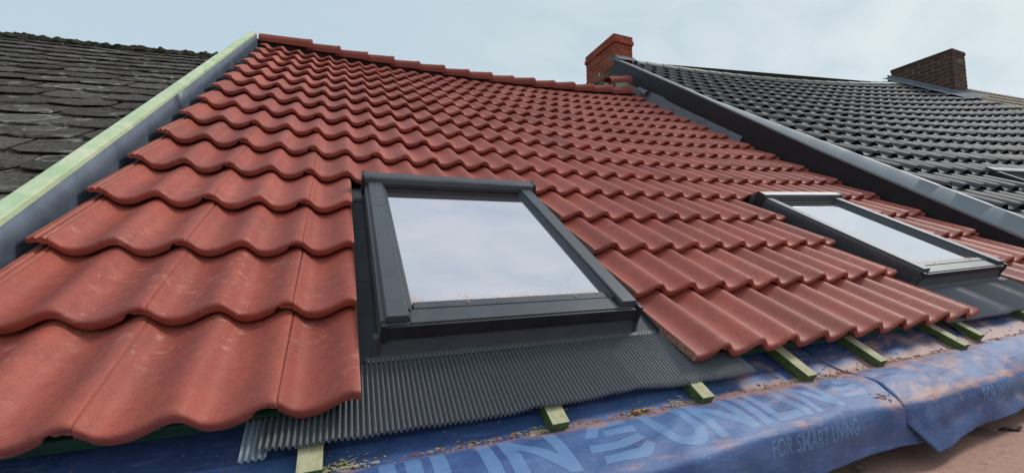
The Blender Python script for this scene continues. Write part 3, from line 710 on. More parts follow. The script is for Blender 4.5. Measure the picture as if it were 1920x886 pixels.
# ------------------------------------------------------------------ roof windows
def roof_window(u0, v0, z0, W_, H_, label, apron, name='roof_window'):
    root = empty(name, (0, 0, 0), label, 'roof window')
    root.matrix_world = frame(u0 + W_ / 2, v0, z0, 0, 0)
    X = lambda x: x - W_ / 2
    def B_(nm, mat, boxes=None, prof=None, bev=.0018, parent=root):
        mb = MB()
        for b in boxes or []: mb.box(X(b[0]), X(b[1]), *b[2:])
        for p in prof or []: mb.prof([(X(x), z) for x, z in p[0]], p[1], p[2])
        return mb.build(nm, mat, parent, bevel=bev)
    zt = 0.0                                               # top of the covers
    zb = -(.0785 + z0)                                     # level of the flashings, just above the battens
    # outer frame
    fr = B_('frame', MANTD, [(.012, .050, .02, H_ - .01, -.12, zt - .010), (W_ - .050, W_ - .012, .02, H_ - .01, -.12, zt - .010), (.050, W_ - .050, H_ - .06, H_ - .01, -.12, zt - .006), (.014, W_ - .014, .006, .05, -.105, zt - .022)])
    # side covers, each in two lengths
    for x0, sg in ((0.0, 1), (W_, -1)):
        def q(a): return x0 + sg * a
        p = [(q(.003), -.066), (q(.003), zt - .012), (q(.006), zt - .009), (q(.014), zt - .010), (q(.0155), zt - .001), (q(.019), zt + .003), (q(.069), zt + .003), (q(.072), zt - .001), (q(.072), zt - .018), (q(.020), zt - .018)]
        cov = B_('side_cover', MANT, prof=[(p, .012 if sg > 0 else .012, H_ * .70), (p, H_ * .70 + .0018, H_ - .035)], bev=.001)
        inner = [(q(.0735), -.03), (q(.0735), zt - .006), (q(.078), zt - .006), (q(.080), zt - .013), (q(.084), zt - .013), (q(.086), zt - .021), (q(.089), zt - .022), (q(.090), -.036)]
        B_('glazing_bead', MANT, prof=[(inner, .052, H_ - .05)], bev=.0006)
        for yy in (H_ * .70 - .045, H_ * .70 + .05, H_ - .12):
            k_ = MB(); k_.cyl((X(q(.048)), yy, zt + .002), (X(q(.048)), yy, zt + .0045), .0035, .003); k_.build('screw', MSCREW, cov)
    # lower sash cover and bead
    B_('bottom_cover', MANT, [(.074, W_ - .074, .006, .060, zt - .034, zt - .016), (.02, .074, .006, .014, zt - .034, zt - .018), (W_ - .074, W_ - .02, .006, .014, zt - .034, zt - .018)], bev=.003)
    B_('front_panel', MANTD, [(.020, W_ - .014, -.003, .0045, zb + .056, zt - .020)], bev=.001)
    gb = B_('bottom_bead', MANT, [(.090, W_ - .090, .060, .088, zt - .034, zt - .014)], bev=.003)
    for xx in (.24, W_ - .20):
        k_ = MB(); k_.cyl((X(xx), .073, zt - .0135), (X(xx), .073, zt - .011), .0042, .0036); k_.build('screw', MSCREW, gb)
    # corner clips
    for xa, xb in ((.004, .020), (W_ - .014, W_ + .002)):
        B_('corner_clip', MANTD, [(xa, xb, -.006, .020, zb + .050, zt - .012)], bev=.002)
    # head cover: rounded hood
    hood = MB()
    yh = H_ - .048
    pr = [(yh, zt - .012), (yh, zt + .012), (yh + .0025, zt + .019), (yh + .008, zt + .0235), (yh + .016, zt + .0255), (yh + .048, zt + .028), (yh + .053, zt + .024), (yh + .057, zt + .020), (yh + .075, zt + .010), (yh + .095, zt - .03), (yh + .095, zt - .07), (yh + .02, zt - .07), (yh + .02, zt - .012)]
    hood.profx(pr, X(-.004), X(W_ + .004)); hd = hood.build('head_cover', MANT, root, True, 30)
    for xa, xb in ((-.008, .003), (W_ - .003, W_ + .008)):
        mb = MB(); mb.profx([(yh - .003, zt - .06), (yh - .003, zt + .014), (yh + .006, zt + .0265), (yh + .052, zt + .031), (yh + .056, zt + .022), (yh + .056, zt - .06)], X(xa), X(xb)); mb.build('end_cap', MANTD, hd)
    # inner head of the sash: stepped dark rails above the pane
    B_('head_rail', MANTD, [(.090, W_ - .090, H_ - .044, H_ - .03, -.05, zt + .014), (.090, W_ - .090, H_ - .070, H_ - .0605, -.05, zt - .018)], bev=.001)
    # pane
    mb = MB(); mb.box(X(.088), X(W_ - .088), .085, H_ - .060, zt - .030, zt - .0225); mb.build('glass_pane', MGLASS, root)
    mb = MB()
    a0, a1, b0, b1 = X(.055), X(W_ - .055), .05, H_ - .06
    mb.add([(a0, b0, -.034), (a1, b0, -.034), (a1, b1, -.034), (a0, b1, -.034), (a0, b0, -.45), (a1, b0, -.45), (a1, b1, -.45), (a0, b1, -.45)], [(0, 1, 5, 4), (1, 2, 6, 5), (2, 3, 7, 6), (3, 0, 4, 7), (4, 5, 6, 7)])
    mb.build('lining', MROOM, root, recalc=False)
    # flashing gutters either side, sill flashing
    mb = MB()
    for xa, xb in ((-.085, .004), (W_ - .004, W_ + .098)):
        for ya, yb in ((-.012, .34), (.342, .70), (.702, H_ + .12)):
            mb.box(X(xa), X(xb), ya, yb, zb + .0015, zb + .004)
        mb.box(X(xa if xa < 0 else xb - .003), X(xa + .003 if xa < 0 else xb), -.012, H_ + .12, zb + .0045, zb + .015)
    mb.box(X(-.085), X(W_ + .1), H_ + .0, H_ + .15, zb + .0045, zb + .007)
    for xa, xb in ((.001, .004), (W_ - .004, W_ - .001)): mb.box(X(xa), X(xb), -.004, H_ + .05, zb + .003, -.03)
    mb.build('side_flashing', MSIDE, root)
    mb = MB()
    pr = [(-.004, -.050), (-.004, -.0515), (-.012, -.066), (-.045, -.0725), (-.045, -.070), (-.014, -.0625)]
    pr = [(.020, zb + .062), (.007, zb + .058), (.005, zb + .050), (.000, zb + .016), (-.005, zb + .006), (-.016, zb + .0025), (-.016, zb - .0005), (.020, zb - .0005)]
    mb.profx(pr, X(-.012), X(W_ + .012)); mb.build('sill_flashing', MANT, root, True, 30)
    # pleated apron draped over the battens
    xa, xb, ln = apron
    pitch = .0116; n_ = int((xb - xa) / pitch); per = 8
    xs = np.linspace(xa, xb, n_ * per + 1); rows_ = np.linspace(0, 1, 14)
    P = []
    for r_ in rows_:
        row = []
        for i, x in enumerate(xs):
            ph_ = 2 * math.pi * (x - xa) / pitch
            amp = .0060 * min(1, .25 + r_ * 8)
            ww = .011 * noise.noise((x * 4.3, 0, 1)) + .003 * noise.noise((x * 16, 0, 5))
            y = -.005 - (ln + ww * 1.3 + .004 * math.sin(x * 7)) * r_
            z = zb + .003 * r_ + .0095 * noise.noise((x * 4.2, r_ * 1.1, 2)) * r_ + .003 * noise.noise((x * 13, r_ * 1.5, 8)) * r_
            xx = x + .012 * (x - (xa + xb) / 2) * r_ * .4
            row.append((X(xx), y, z + amp * math.cos(ph_)))
        P.append(row)
    mb = MB(); mb.grid(P); ap = mb.build('pleated_apron', MAPR, root, True, 80, recalc=False)
    md = ap.modifiers.new('t', 'SOLIDIFY'); md.thickness = .0009
    # crimped strip between sill flashing and pleats
    mb = MB()
    for i in range(n_):
        x = xa + (i + .5) * pitch
        if x < -.03 or x > W_ + .09: continue
        mb.box(X(x - .0038), X(x + .0038), -.017, -.007, zb - .0005, zb + .005)
    mb.box(X(-.03), X(W_ + .09), -.0065, -.003, zb - .0005, zb + .006)
    mb.build('crimped_strip', MAPR, root, bevel=.0012)
    return root
W1 = roof_window(.511, .173, .038, .780, .957, 'nearer roof window with dark grey frame and wide pleated skirt, in the middle of the red tiles', (-.225, 1.075, .218))
# pale folded end of the pleats, poking out below the tiles
mb = MB(); P = []
for r_ in np.linspace(0, 1, 8):
    row = []
    for i in range(33):
        x = -.262 + .044 * i / 32
        row.append((x - .3875, -.06 - .168 * r_, -.126 + .000 * r_ + .0042 * math.cos(2 * math.pi * i / 8) + .0045))
    P.append(row)
mb.grid(P); o = mb.build('pleated_end', MPALE, W1, True, 80, recalc=False); o['label'] = 'pale grey folded end of the pleated skirt'
md = o.modifiers.new('t', 'SOLIDIFY'); md.thickness = .0012
W2 = roof_window(2.990, .250, .022, .775, .97, 'farther roof window seen edge-on at the right of the red tiles, reflecting the sky', (-.20, 1.0, .235))

# ------------------------------------------------------------------ verge timber, zinc upstand
def edge_u(v): return -.372 - .045 * max(0, v - .6) / 4.2
root = empty('verge_timber', S(-.38, .3, -.1), 'long pale green treated timber running up the left edge of the red roof', 'timber')
mb = MB(); V = []; F = []; MI = []
vv = np.linspace(-.6, 4.74, 40)
for v in vv:
    o0, i0 = edge_u(v) - .024, edge_u(v) + .020
    for (x, z) in ((o0, -.12), (i0, -.12), (i0, .0505), (o0, .0535)): V.append(S(x, v, z))
for i in range(len(vv) - 1):
    o_ = i * 4
    for a_, b2 in ((0, 1), (1, 2), (2, 3), (3, 0)): F.append((o_ + a_, o_ + b2, o_ + 4 + b2, o_ + 4 + a_))
F.append((0, 1, 2, 3)); F.append(tuple(len(V) - 4 + i for i in range(4)))
mb.add(V, F); mb.build('timber', MTIMB, root, world=True, bevel=.003)
root2 = empty('zinc_upstand', S(-.34, .3, -.06), 'blue-grey zinc upstand gutter between the green timber and the red tiles', 'flashing')
for (va, vb, dz) in ((-.6, 2.05, 0), (2.035, 4.72, .0018)):
    mb = MB(); P = []
    for v in np.linspace(va, vb, 24):
        e = edge_u(v) + .0215
        P.append([S(e + dz, v, .034), S(e + .001 + dz, v, -.03), S(e + .004 + dz, v, -.090 + dz), S(e + .020, v, -.112 + dz), S(e + .16, v, -.118 + dz)])
    mb.grid(P); o = mb.build('zinc_sheet', MZINC, root2, True, 60, recalc=False, world=True)
    md = o.modifiers.new('t', 'SOLIDIFY'); md.thickness = .0012

# ------------------------------------------------------------------ old slate roof on the left
sl = empty('slate_roof', RP(-1.5, 1.0, -.2), 'old dark slate roof with pale lichen rings and a mossy ridge, left of the green timber', 'roof')
def SS(u, v, z=0): return RP(u, v, -.085 + .055 * (u + .4) - .026 * v + .010 * noise.noise((u * .9, v * .9, 2)) + z)
mb = MB(); gs = .222; ws = .272; r = random.Random(3)
nrow = 24; vtop = 5.02
for k in range(nrow):
    v0 = vtop - .12 - k * gs
    for j in range(0, 25):
        uc = -.30 - ws * j - (ws / 2 if k % 2 else 0) + r.uniform(-.012, .012)
        if uc > -.25: continue
        w_ = ws - .008; lw = gs * 1.75; dv = r.uniform(-.012, .012); rot = r.uniform(-.03, .03)
        c_ = .055 + r.uniform(-.015, .02)
        out_ = [(-w_ / 2, lw), (-w_ / 2, c_ + .01), (-w_ / 2 + .018, c_ * .55), (-w_ / 2 + c_, .004), (-w_ * .15, r.uniform(-.004, .006)), (w_ * .12, r.uniform(-.004, .006)), (w_ / 2 - c_, .004), (w_ / 2 - .018, c_ * .55), (w_ / 2, c_ + .01), (w_ / 2, lw)]
        t0 = .022 + r.uniform(-.003, .006); tk = .008 + r.uniform(-.002, .003)
        V = []
        for lay in (0, 1):
            for (x, y) in out_:
                xr, yr = x + rot * y * .5 + r.uniform(-.008, .008), y - rot * x + r.uniform(-.008, .008)
                V.append(SS(uc + xr, v0 + dv + yr, t0 * (1 - y / lw) - (tk if lay else 0)))
        n_ = len(out_)
        mb.add(V, [tuple(range(n_)), tuple(range(2 * n_ - 1, n_ - 1, -1))] + [(i, (i + 1) % n_, n_ + (i + 1) % n_, n_ + i) for i in range(n_)])
mb.build('slates', MSLATE, sl, recalc=True, world=True)
mb = MB(); mb.grid([[SS(u, v, -.03) for v in (-.5, 2, 5.0)] for u in (-7.2, -3, -.42)]); mb.build('roof_deck', MDECK, sl, world=True)
# mossy ridge
mb = MB(); P = []
for u in np.linspace(-7, -.40, 420):
    row = []
    for i in range(13):
        a = math.pi * i / 12
        rr = .050 + .020 * noise.noise((u * 7, i * .4, 0)) + .026 * noise.noise((u * 19, i * .8, 4)) + .012 * noise.noise((u * 50, i * 1.7, 8)) + .03 * max(0, noise.noise((u * 2.3, 0, 11)) - .25)
        row.append(SS(u, vtop + .07 - math.cos(a) * rr * 1.9, -.012 + math.sin(a) * rr * 1.25))
    P.append(row)
mb.grid(P); mb.build('mossy_ridge', MMOSS, sl, True, 80, world=True)
mb = MB(); mb.add([SS(-7.2, vtop + .05, -.02), SS(-.42, vtop + .05, -.02), SS(-.42, vtop + .05, -.02) + np.array([0, 4, -2.6]), SS(-7.2, vtop + .05, -.02) + np.array([0, 4, -2.6])], [(0, 1, 2, 3)])
mb.build('back_slope', MDECK, sl, world=True)
mb = MB(); mb.box(-7.2, -.45, .25, 7.5, -6, -.4); mb.build('wall', MWALL, sl, world=True)
# moss tufts in the slate joints
mb = MB(); r = random.Random(5)
for i in range(520):
    k = r.randrange(nrow); v = vtop - .12 - k * gs + r.uniform(-.012, .01)
    j = r.randrange(12); u = -.30 - ws * (j + .5) - (ws / 2 if k % 2 else 0) + r.gauss(0, .035)
    if u > -.42: continue
    s_ = r.uniform(.004, .012); c_ = SS(u, v, .010)
    V = [c_ + np.array([r.gauss(0, 1), r.gauss(0, 1), r.gauss(0, 1)]) * s_ * .6 for _ in range(8)]
    mb.add(V, [(0, 1, 2), (0, 2, 3), (1, 2, 4), (3, 4, 5), (2, 3, 6), (0, 5, 6), (4, 5, 7), (1, 6, 7)])
o = mb.build('moss', MMOSS, sl, world=True); o['kind'] = 'stuff'

# ------------------------------------------------------------------ black tiled roof next door
bk = empty('black_tiled_roof', RP(6.5, 0, 0), 'black glazed tile roof next door on the right, edged by a tall black fascia', 'roof')
def BZ(u, v): return .237 + .026 * (u - 4.45) + .046 * v + .001 * (u - 4.45) * v + .007 * (u - 4.45) ** 2
def BS(u, v, z=0): return RP(u, v, BZ(u, v) + z)
BW, BG = .2588, .344
hb = [(0, 0.006), (.012, .004), (.02, -.004), (.03, -.012), (.055, -.014), (.11, -.014), (.128, -.010), (.145, .006), (.162, .022), (.182, .032), (.202, .033), (.222, .027), (.240, .016), (.250, .010), (.2588, .006)]
hbx = [p[0] for p in hb]; hbz = [p[1] for p in hb]
mb = MB(); r = random.Random(9); NB = 34; RB = 18
vend = lambda u: 6.25
xsb = np.array([0, .010, .018, .026, .05, .09, .12, .132, .145, .158, .17, .184, .2, .214, .228, .240, .2588])
hbv = np.interp(xsb, hbx, hbz)
for k in range(-3, 17):
    v0 = .701 - .012 + k * BG
    for j in range(NB):
        u0 = 4.712 - BW + BW * (j - 0) + r.uniform(-.003, .003) - .0
        vj = v0 + r.uniform(-.006, .006); tz = r.uniform(-.003, .003); tw = r.uniform(-.012, .012)
        if u0 < 4.4: continue
        xsc = xsb if j else xsb[xsb > .045]; hbc = hbv if j else hbv[xsb > .045]
        P = []
        for s_, dz, dark in ((.36, 0, 0), (.24, 0, 0), (.14, 0, 0), (.06, 0, 0), (.02, -.0006, 0), (.006, -.003, 0), (0, -.008, 0), (.004, -.013, 0)):
            tp = 1 - .55 * min(1, s_ / BG) ** 1.3
            P.append([BS(u0 + x, vj + s_, (h_ * tp if h_ > 0 else h_) - .030 * s_ / BG + dz + tz + tw * (x - .13)) for x, h_ in zip(xsc, hbc)])
        mb.grid(P)
mb.build('glazed_tiles', MBLACK, bk, True, 50, recalc=False, world=True)
mb = MB(); us3 = np.linspace(4.5, 13.3, 20); vs3 = np.linspace(-.4, 6.25, 10)
mb.grid([[BS(u, v, -.06) for v in vs3] for u in us3]); mb.build('roof_deck', MDECK, bk, world=True)
mb = MB(); mb.add([BS(4.5, 6.2, -.03), BS(13.3, 6.2, -.03), BS(13.3, 6.2, -.03) + np.array([0, 4, -2.6]), BS(4.5, 6.2, -.03) + np.array([0, 4, -2.6])], [(0, 1, 2, 3)]); mb.build('back_slope', MDECK, bk, world=True)
MGR = simple('weathered_ridge', (.14, .17, .14), .6, .4, 0, .25, 9)
for i in range(23):
    u = 4.75 + i * .36
    mb = MB(); P = []
    for (x, rr) in ((0, .085), (.02, .088), (.36, .076)):
        P.append([BS(u + x, 6.20 - math.cos(math.pi * t_ / 8) * rr, -.012 + math.sin(math.pi * t_ / 8) * rr * .62) for t_ in range(9)])
    mb.grid(P); mb.build('ridge_tile', MGR, bk, True, 60, world=True)
# fascia and capping of the verge
fv = [-.6, .45, .94, 1.9, 2.5, 3.9, 5.1, 5.65]
ftop = [.155, .165, .198, .262, .312, .433, .525, .56]; fbot = [-.10, -.06, -.03, .035, .08, .168, .285, .36]
for (va, vb, du_) in ((-.6, 2.52, -.002), (2.50, 5.64, 0)):
    mb = MB(); n_ = 20; vv = np.linspace(va, vb, n_)
    P = []
    for v in vv:
        zt_, zb_ = np.interp(v, fv, ftop), np.interp(v, fv, fbot)
        P.append([RP(4.452 + du_, v, zb_), RP(4.450 + du_, v, zt_), RP(4.470 + du_, v, zt_ - .002), RP(4.480 + du_, v, zb_)])
    P = np.array(P); mb.grid(np.concatenate([P, P[:, :1]], 1)); mb.add(P[0], [(0, 1, 2, 3)]); mb.add(P[-1], [(0, 1, 2, 3)])
    mb.build('fascia', MFASC, bk, world=True)
    mb = MB(); P = []
    vv = np.linspace(va, vb, 90)
    for v in vv:
        zt_ = np.interp(v, fv, ftop); bz_ = BZ(4.56, v)
        ph_ = ((v - .701) / BG) % 1.0
        wv = .022 * (1 - ph_)
        zb2 = max(bz_ + .018, zt_ + .004)
        P.append([RP(4.445 + du_, v, zt_ - .012), RP(4.444 + du_, v, zt_ + .002), RP(4.449 + du_, v, zt_ + .005), RP(4.515, v, max(zt_ + .008, bz_ + .000)), RP(4.528 + wv, v, max(zt_ + .006, bz_ + .004)), RP(4.532 + wv, v, bz_ - .03)])
    mb.grid(P); mb.build('verge_flashing', MFLASH, bk, True, 40, world=True, recalc=False)
mb = MB(); mb.box(4.5, 13.25, .25, 7.5, -6, -.1); mb.build('wall', MWALL, bk, world=True)
# small skylight on the black roof at the picture's right edge
W3 = empty('roof_window', (0, 0, 0), 'small roof window on the black roof at the right edge of the view', 'roof window')
P0 = BS(6.04, 1.0, .0); e1_ = Vector(BS(6.0, 1.0) - BS(5.9, 1.0)).normalized(); e2_ = Vector(BS(5.9, 1.1) - BS(5.9, 1.0)).normalized(); n3 = e1_.cross(e2_).normalized(); e2_ = n3.cross(e1_)
M = Matrix.Identity(4)
for i in range(3): M[i][0] = e1_[i]; M[i][1] = e2_[i]; M[i][2] = n3[i]; M[i][3] = P0[i]
W3.matrix_world = M
mb = MB(); mb.box(0, .05, -.6, .38, -.06, .028); mb.box(.72, .78, -.6, .38, -.06, .028); mb.box(.05, .72, -.6, -.54, -.06, .02); mb.box(.05, .72, .33, .38, -.06, .025); mb.build('frame', MANTD, W3, bevel=.003)
mb = MB(); mb.box(-.005, .785, .34, .42, .029, .05); mb.build('head_cover', MANT, W3, bevel=.006)
mb = MB(); mb.box(.05, .72, -.54, .33, 0, .008); mb.build('glass_pane', MGLASS, W3)
mb = MB(); mb.box(.01, .05, -.59, .33, .029, .04); mb.box(.73, .77, -.59, .33, .029, .04); mb.build('side_cover', MANT, W3, bevel=.003)

# ------------------------------------------------------------------ party wall, zinc strip beside the fascia
pw = empty('gable_wall', RP(4.5, 5.0, 0), 'patch of rough lime-mortared gable wall showing between red ridge and black fascia', 'wall')
mb = MB(); pts = [(3.3, -.5), (3.3, .10), (3.9, .15), (4.35, .20), (5.0, .30), (5.6, .38), (6.0, .3), (6.0, -.5)]
V = []
for x in (4.457, 4.72):
    for (v, z) in pts: V.append(RP(x, v, z))
n_ = len(pts); mb.add(V, [tuple(range(n_)), tuple(range(2 * n_ - 1, n_ - 1, -1))] + [(i, (i + 1) % n_, n_ + (i + 1) % n_, n_ + i) for i in range(n_)])
mb.build('mortar', MMORT, pw, world=True)
zs_ = empty('zinc_strip', RP(4.43, 3.5, .15), 'weathered pale zinc flashing strip between red tiles and black fascia, near the ridge', 'flashing')
for (va, vb, d_) in ((2.75, 3.4, .001), (3.39, 4.35, .0), (4.34, 4.62, .003)):
    mb = MB(); P = []
    for v in np.linspace(va, vb, 14):
        zt_ = min(np.interp(v, fv, fbot) + .045, sag(4.4, v) + .075) if v < 4.2 else sag(4.4, v) + .085
        P.append([RP(4.446 - d_, v, zt_), RP(4.442 - d_, v, sag(4.4, v) + .01), RP(4.436 - d_, v, sag(4.4, v) - .035), RP(4.38, v, sag(4.4, v) - .045)])
    mb.grid(P); mb.build('zinc_sheet', MFLASHW, zs_, True, 50, world=True, recalc=False)
mb = MB(); P = []
for v in np.linspace(4.50, 4.72, 6):
    P.append([RP(4.44 + .045 * math.cos(a) - .03, v, sag(4.4, v) + .045 + .045 * math.sin(a)) for a in np.linspace(-1.2, 3.6, 10)])
mb.grid(P); mb.build('end_roll', MFLASHW, zs_, True, 60, world=True)

# ------------------------------------------------------------------ chimneys
def chimney(name, label, x0, x1, y0, y1, z0, z1, mats, cap=.14, bl=.21, bh=.063, jt=.010, dark_below=None, seed=1, capout=.02):
    root = empty(name, ((x0 + x1) / 2, (y0 + y1) / 2, z0), label, 'chimney')
    mb = MB(); mb.box(x0 + .005, x1 - .005, y0 + .005, y1 - .005, z0, z1 - .01)
    mb.build('mortar_core', mats[1], root, world=True)
    r = random.Random(seed); br = MB(); dk = MB(); cp = MB()
    nrows = int((z1 - z0) / (bh + jt)); depth = .05
    for k in range(nrows):
        z = z1 - (k + 1) * (bh + jt) + jt
        iscap = (z1 - z) < cap + .01
        o = capout if iscap else 0
        if iscap and (z1 - z) < bh * 1.5: o = capout * .35
        tgt0 = cp if iscap else br
        for face in range(4):
            ln = (x1 - x0 + 2 * o) if face in (0, 2) else (y1 - y0 + 2 * o)
            pos = -(bl / 2 if k % 2 else 0)
            if (k + face) % 2: pos -= 0
            while pos < ln - .005:
                a = max(pos, 0); b = min(pos + bl - jt, ln); pos += bl
                if b - a < .015: continue
                jx = r.uniform(-.003, .004); jz = r.uniform(-.002, .002)
                if r.random() < .03: jx -= .012
                if face == 0: bx_ = (x0 - o + a, x0 - o + b, y0 - o - jx, y0 - o + depth)
                elif face == 2: bx_ = (x0 - o + a, x0 - o + b, y1 + o - depth, y1 + o + jx)
                elif face == 3: bx_ = (x0 - o - jx, x0 - o + depth, y0 - o + a, y0 - o + b)
                else: bx_ = (x1 + o - depth, x1 + o + jx, y0 - o + a, y0 - o + b)
                tgt = tgt0
                if dark_below and dark_below(bx_, z): tgt = dk
                tgt.box(*bx_, z + jz, z + bh + jz)
    br.build('brickwork', mats[0], root, world=True, bevel=.003)
    cp.build('corbelled_top', mats[2] if len(mats) > 2 else mats[0], root, world=True, bevel=.003)
    if dk.v: dk.build('old_brickwork', MBRD, root, world=True, bevel=.003)
    mb = MB(); mb.box(x0 - capout * .3, x1 + capout * .3, y0 - capout * .3, y1 + capout * .3, z1 - .008, z1 + .006); mb.build('top_mortar', MMORTD, root, world=True)
    return root
ch1 = chimney('chimney', 'orange-red brick chimney rising where the red and black roofs meet', 4.455, 4.81, 4.425, 5.25, 2.9, 3.955, [MBR1, MMORTD], dark_below=lambda b, z: z < 3.44 - .25 * (b[2] - 4.42) and b[0] < 4.6, seed=4)
mb = MB(); mb.add([(4.46, 4.41, 3.60), (4.83, 4.41, 3.61), (4.84, 4.33, 3.52), (4.46, 4.33, 3.50), (4.46, 4.424, 3.60), (4.83, 4.424, 3.61), (4.84, 4.424, 3.45), (4.46, 4.424, 3.45)], [(0, 1, 2, 3), (0, 4, 5, 1), (0, 3, 7, 4), (1, 5, 6, 2)]); mb.build('lead_apron', MFLASHW, ch1, world=True)
C2 = (13.0, 13.52, 3.69, 6.4)
ch2 = chimney('chimney', 'long dark brown brick chimney on the far end of the black roof', 13.03, 13.58, 3.68, 4.80, 2.8, 4.955, [MBR2, MMORTD], seed=8, bl=.24, bh=.072, jt=.020, capout=.03)
def bk_z(x, y):                              # height of the black roof under a world point
    v = y / cT
    for _ in range(20): v = (y + sT * BZ(x, v)) / cT
    return RP(x, v, BZ(x, v))[2]
mb = MB(); P = []
for y in np.linspace(3.64, 4.86, 10):
    z = bk_z(13.0, y); P.append([(12.98, y, z - .1), (12.98, y, z + .10), (13.0, y, z + .115), (13.05, y, z + .115)])
mb.grid(P); P = []
for x in np.linspace(12.98, 13.63, 6):
    z = bk_z(x, 3.63); P.append([(x, 3.64, z - .1), (x, 3.64, z + .115), (x, 3.70, z + .12)])
mb.grid(P); P = []
for y in np.linspace(3.45, 4.86, 12):
    P.append([BS(x, (y + sT * BZ(x, 0)) / cT + .0, .0) * 0 + np.array([x, y, bk_z(x, y) + zz]) for x, zz in ((12.72, .036), (12.80, .040), (12.99, .05))])
mb.grid(P); P = []
for x in np.linspace(12.72, 13.7, 8):
    P.append([(x, y, bk_z(x, y) + zz) for y, zz in ((3.38, .034), (3.48, .042), (3.66, .05))])
mb.grid(P)
mb.build('lead_apron', MFLASHW, ch2, world=True, recalc=False)

# ------------------------------------------------------------------ brown roof beyond
br_ = empty('brown_roof', RP(15, 3, .8), 'old buff-brown ribbed tile roof beyond the far chimney', 'roof')
def QS(u, v, z=0): return RP(u, v, 1.585 + .17 * (v - 6.2) + .05 * (u - 15) + z)
mb = MB()
for k in range(0, 17):
    v0 = .45 + k * .33
    P = []
    for s_, z_ in ((.34, -.035), (.03, 0), (0, -.008), (.0, -.045)):
        P.append([QS(u, v0 + s_, z_ + .006 * math.sin(u * 28)) for u in np.arange(14.3, 24, .06)])
    mb.grid(P)
mb.build('ribbed_tiles', MBROWN, br_, world=True)
mb = MB(); mb.prof([(14.0, -.9), (14.0, -.06), (14.32, -.01), (14.32, -.9)], 0, 6.05, lambda x, y, z: QS(x, y, z), ny=10); mb.build('mossy_coping', MMOSSY, br_, world=True)

# ------------------------------------------------------------------ loose things on the sheet
def sheet_top(u, s): return fL(u, s) if u < 2.0 else fR(u, s)
r = random.Random(21)
for i, (u, ang, ln, lab) in enumerate([(1.16, .15, .055, 'brass nail at the back of the little heap on the blue sheet'), (1.165, .42, .060, 'brass nail leaning to the right over the others'),
                                  (1.15, -.10, .058, 'lowest brass nail of the heap, lying almost flat'), (1.175, .30, .052, 'short brass nail at the right of the heap'), (1.145, .05, .05, 'brass nail with its head to the left of the heap')]):
    c0_ = fL(u, 1.02 + .015 * i) + np.array([0, 0, .006 + .002 * i])
    d_ = np.array([math.cos(ang), math.sin(ang) * .5, .06 * (i % 3 - 1)]); d_ /= np.linalg.norm(d_)
    a = c0_ - d_ * ln / 2; b = c0_ + d_ * ln / 2
    mb = MB(); mb.cyl(a, b - d_ * .004, .0017, .0017, 8); mb.cyl(b - d_ * .004, b, .0017, .0002, 8); mb.cyl(a - d_ * .0012, a, .0042, .0036, 10)
    mb.v = [(p[0] - c0_[0], p[1] - c0_[1], p[2] - c0_[2]) for p in mb.v]
    o = mb.build('nail', MNAIL, None); o.location = tuple(c0_); tag(o, lab, 'nail', 'brass nails in a small heap')
def chips(name, pts, mat, label, smin, smax, flat=.5, elong=1.6):
    mb = MB()
    for p in pts:
        s_ = r.uniform(smin, smax); a = r.uniform(0, math.pi); ca, sa = math.cos(a), math.sin(a)
        ex, ey, ez = s_ * elong * r.uniform(.6, 1.3), s_ * r.uniform(.5, 1), s_ * flat * r.uniform(.5, 1.2)
        V = []
        for (x, y, z) in ((-1, -1, 0), (1, -1, 0), (1, 1, 0), (-1, 1, 0), (-.6, -.7, 1), (.7, -.5, 1), (.5, .7, 1), (-.7, .5, 1)):
            x += r.uniform(-.3, .3); y += r.uniform(-.3, .3)
            V.append((p[0] + (x * ca * ex - y * sa * ey), p[1] + (x * sa * ex + y * ca * ey), p[2] + z * ez))
        mb.add(V, [(4, 5, 6, 7), (0, 1, 5, 4), (1, 2, 6, 5), (2, 3, 7, 6), (3, 0, 4, 7)])
    return tag(mb.build(name, mat), label, 'debris', None, 'stuff')
pts = []
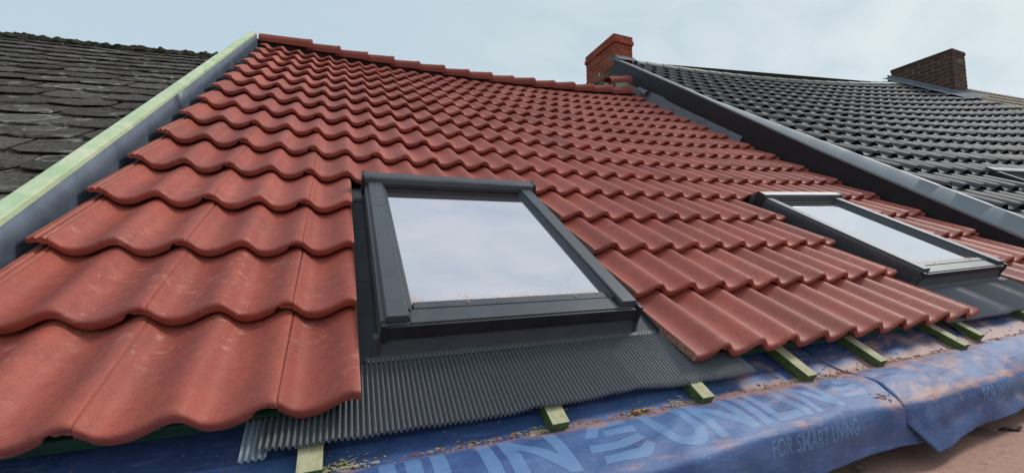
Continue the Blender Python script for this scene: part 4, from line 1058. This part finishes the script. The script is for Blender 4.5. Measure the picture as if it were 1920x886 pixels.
for i in range(2600):
    u = r.uniform(.2, 4.2); dens = .25 + .75 * max(0, noise.noise((u * 5, 0, 0)) + .4)
    if r.random() > dens: continue
    s = 1.0 + abs(r.gauss(0, .035)) - .01
    if r.random() < .15: s = 1 - abs(r.gauss(0, .06))
    pts.append(sheet_top(u, s) + np.array([0, 0, .0006]))
for c_, n_ in (((1.93, 1.80), 26), ((1.9, 1.1), 40)):
    for i in range(n_): pts.append(sheet_top(c_[0] + r.gauss(0, .02), c_[1] + r.gauss(0, .05)) + np.array([0, 0, .0006]))
chips('brick_crumbs', pts, MCHIP, 'brick and tile crumbs lying along the fold of the blue sheet', .0010, .0042)
pts = []
for (u, v0, n_) in ((.43, -.09, 170), (.86, -.10, 200), (1.30, -.09, 80), (1.74, -.10, 60), (1.83, -.105, 30), (2.66, -.11, 50), (2.2, -.105, 30), (3.1, -.10, 70)):
    for i in range(n_): pts.append(S(u + r.gauss(0, .030), min(v0 + abs(r.gauss(0, .012)), .02), -.119 + r.uniform(0, .008)))
chips('wood_shavings', pts, MSTRAW, 'pale wood shavings gathered beside the batten ends', .0009, .0022, .4, 3)
pts = []
for i in range(2600):
    x = r.uniform(1.2, 5); y = -.30 - abs(r.gauss(0, .28)) - .12 * (r.random())
    pts.append((x, y, floor_z(x, y) - .001))
chips('rubble', pts, MCHIP, 'reddish rubble grains strewn over the flat roof', .0012, .0045)
# torn black strip on the flat roof
mb = MB(); P = []
for t_ in np.linspace(0, 1, 14):
    x = 2.54 + .08 * t_; y = -.195 + .005 * math.sin(t_ * 7) - .02 * t_
    wd = .007 * (1 - .4 * t_)
    z = floor_z(x, y) + .006 + .003 * math.sin(t_ * 9)
    P.append([(x, y - wd, z), (x + .004, y, z + .003), (x, y + wd, z - .003)])
mb.grid(P); o = mb.build('bitumen_strip', simple('black_bitumen', (.015, .015, .016), .7, .3), None, True, 60); o['label'] = 'torn black bitumen strip sticking out under the right blue sheet'; o['category'] = 'strip'
md = o.modifiers.new('t', 'SOLIDIFY'); md.thickness = .003
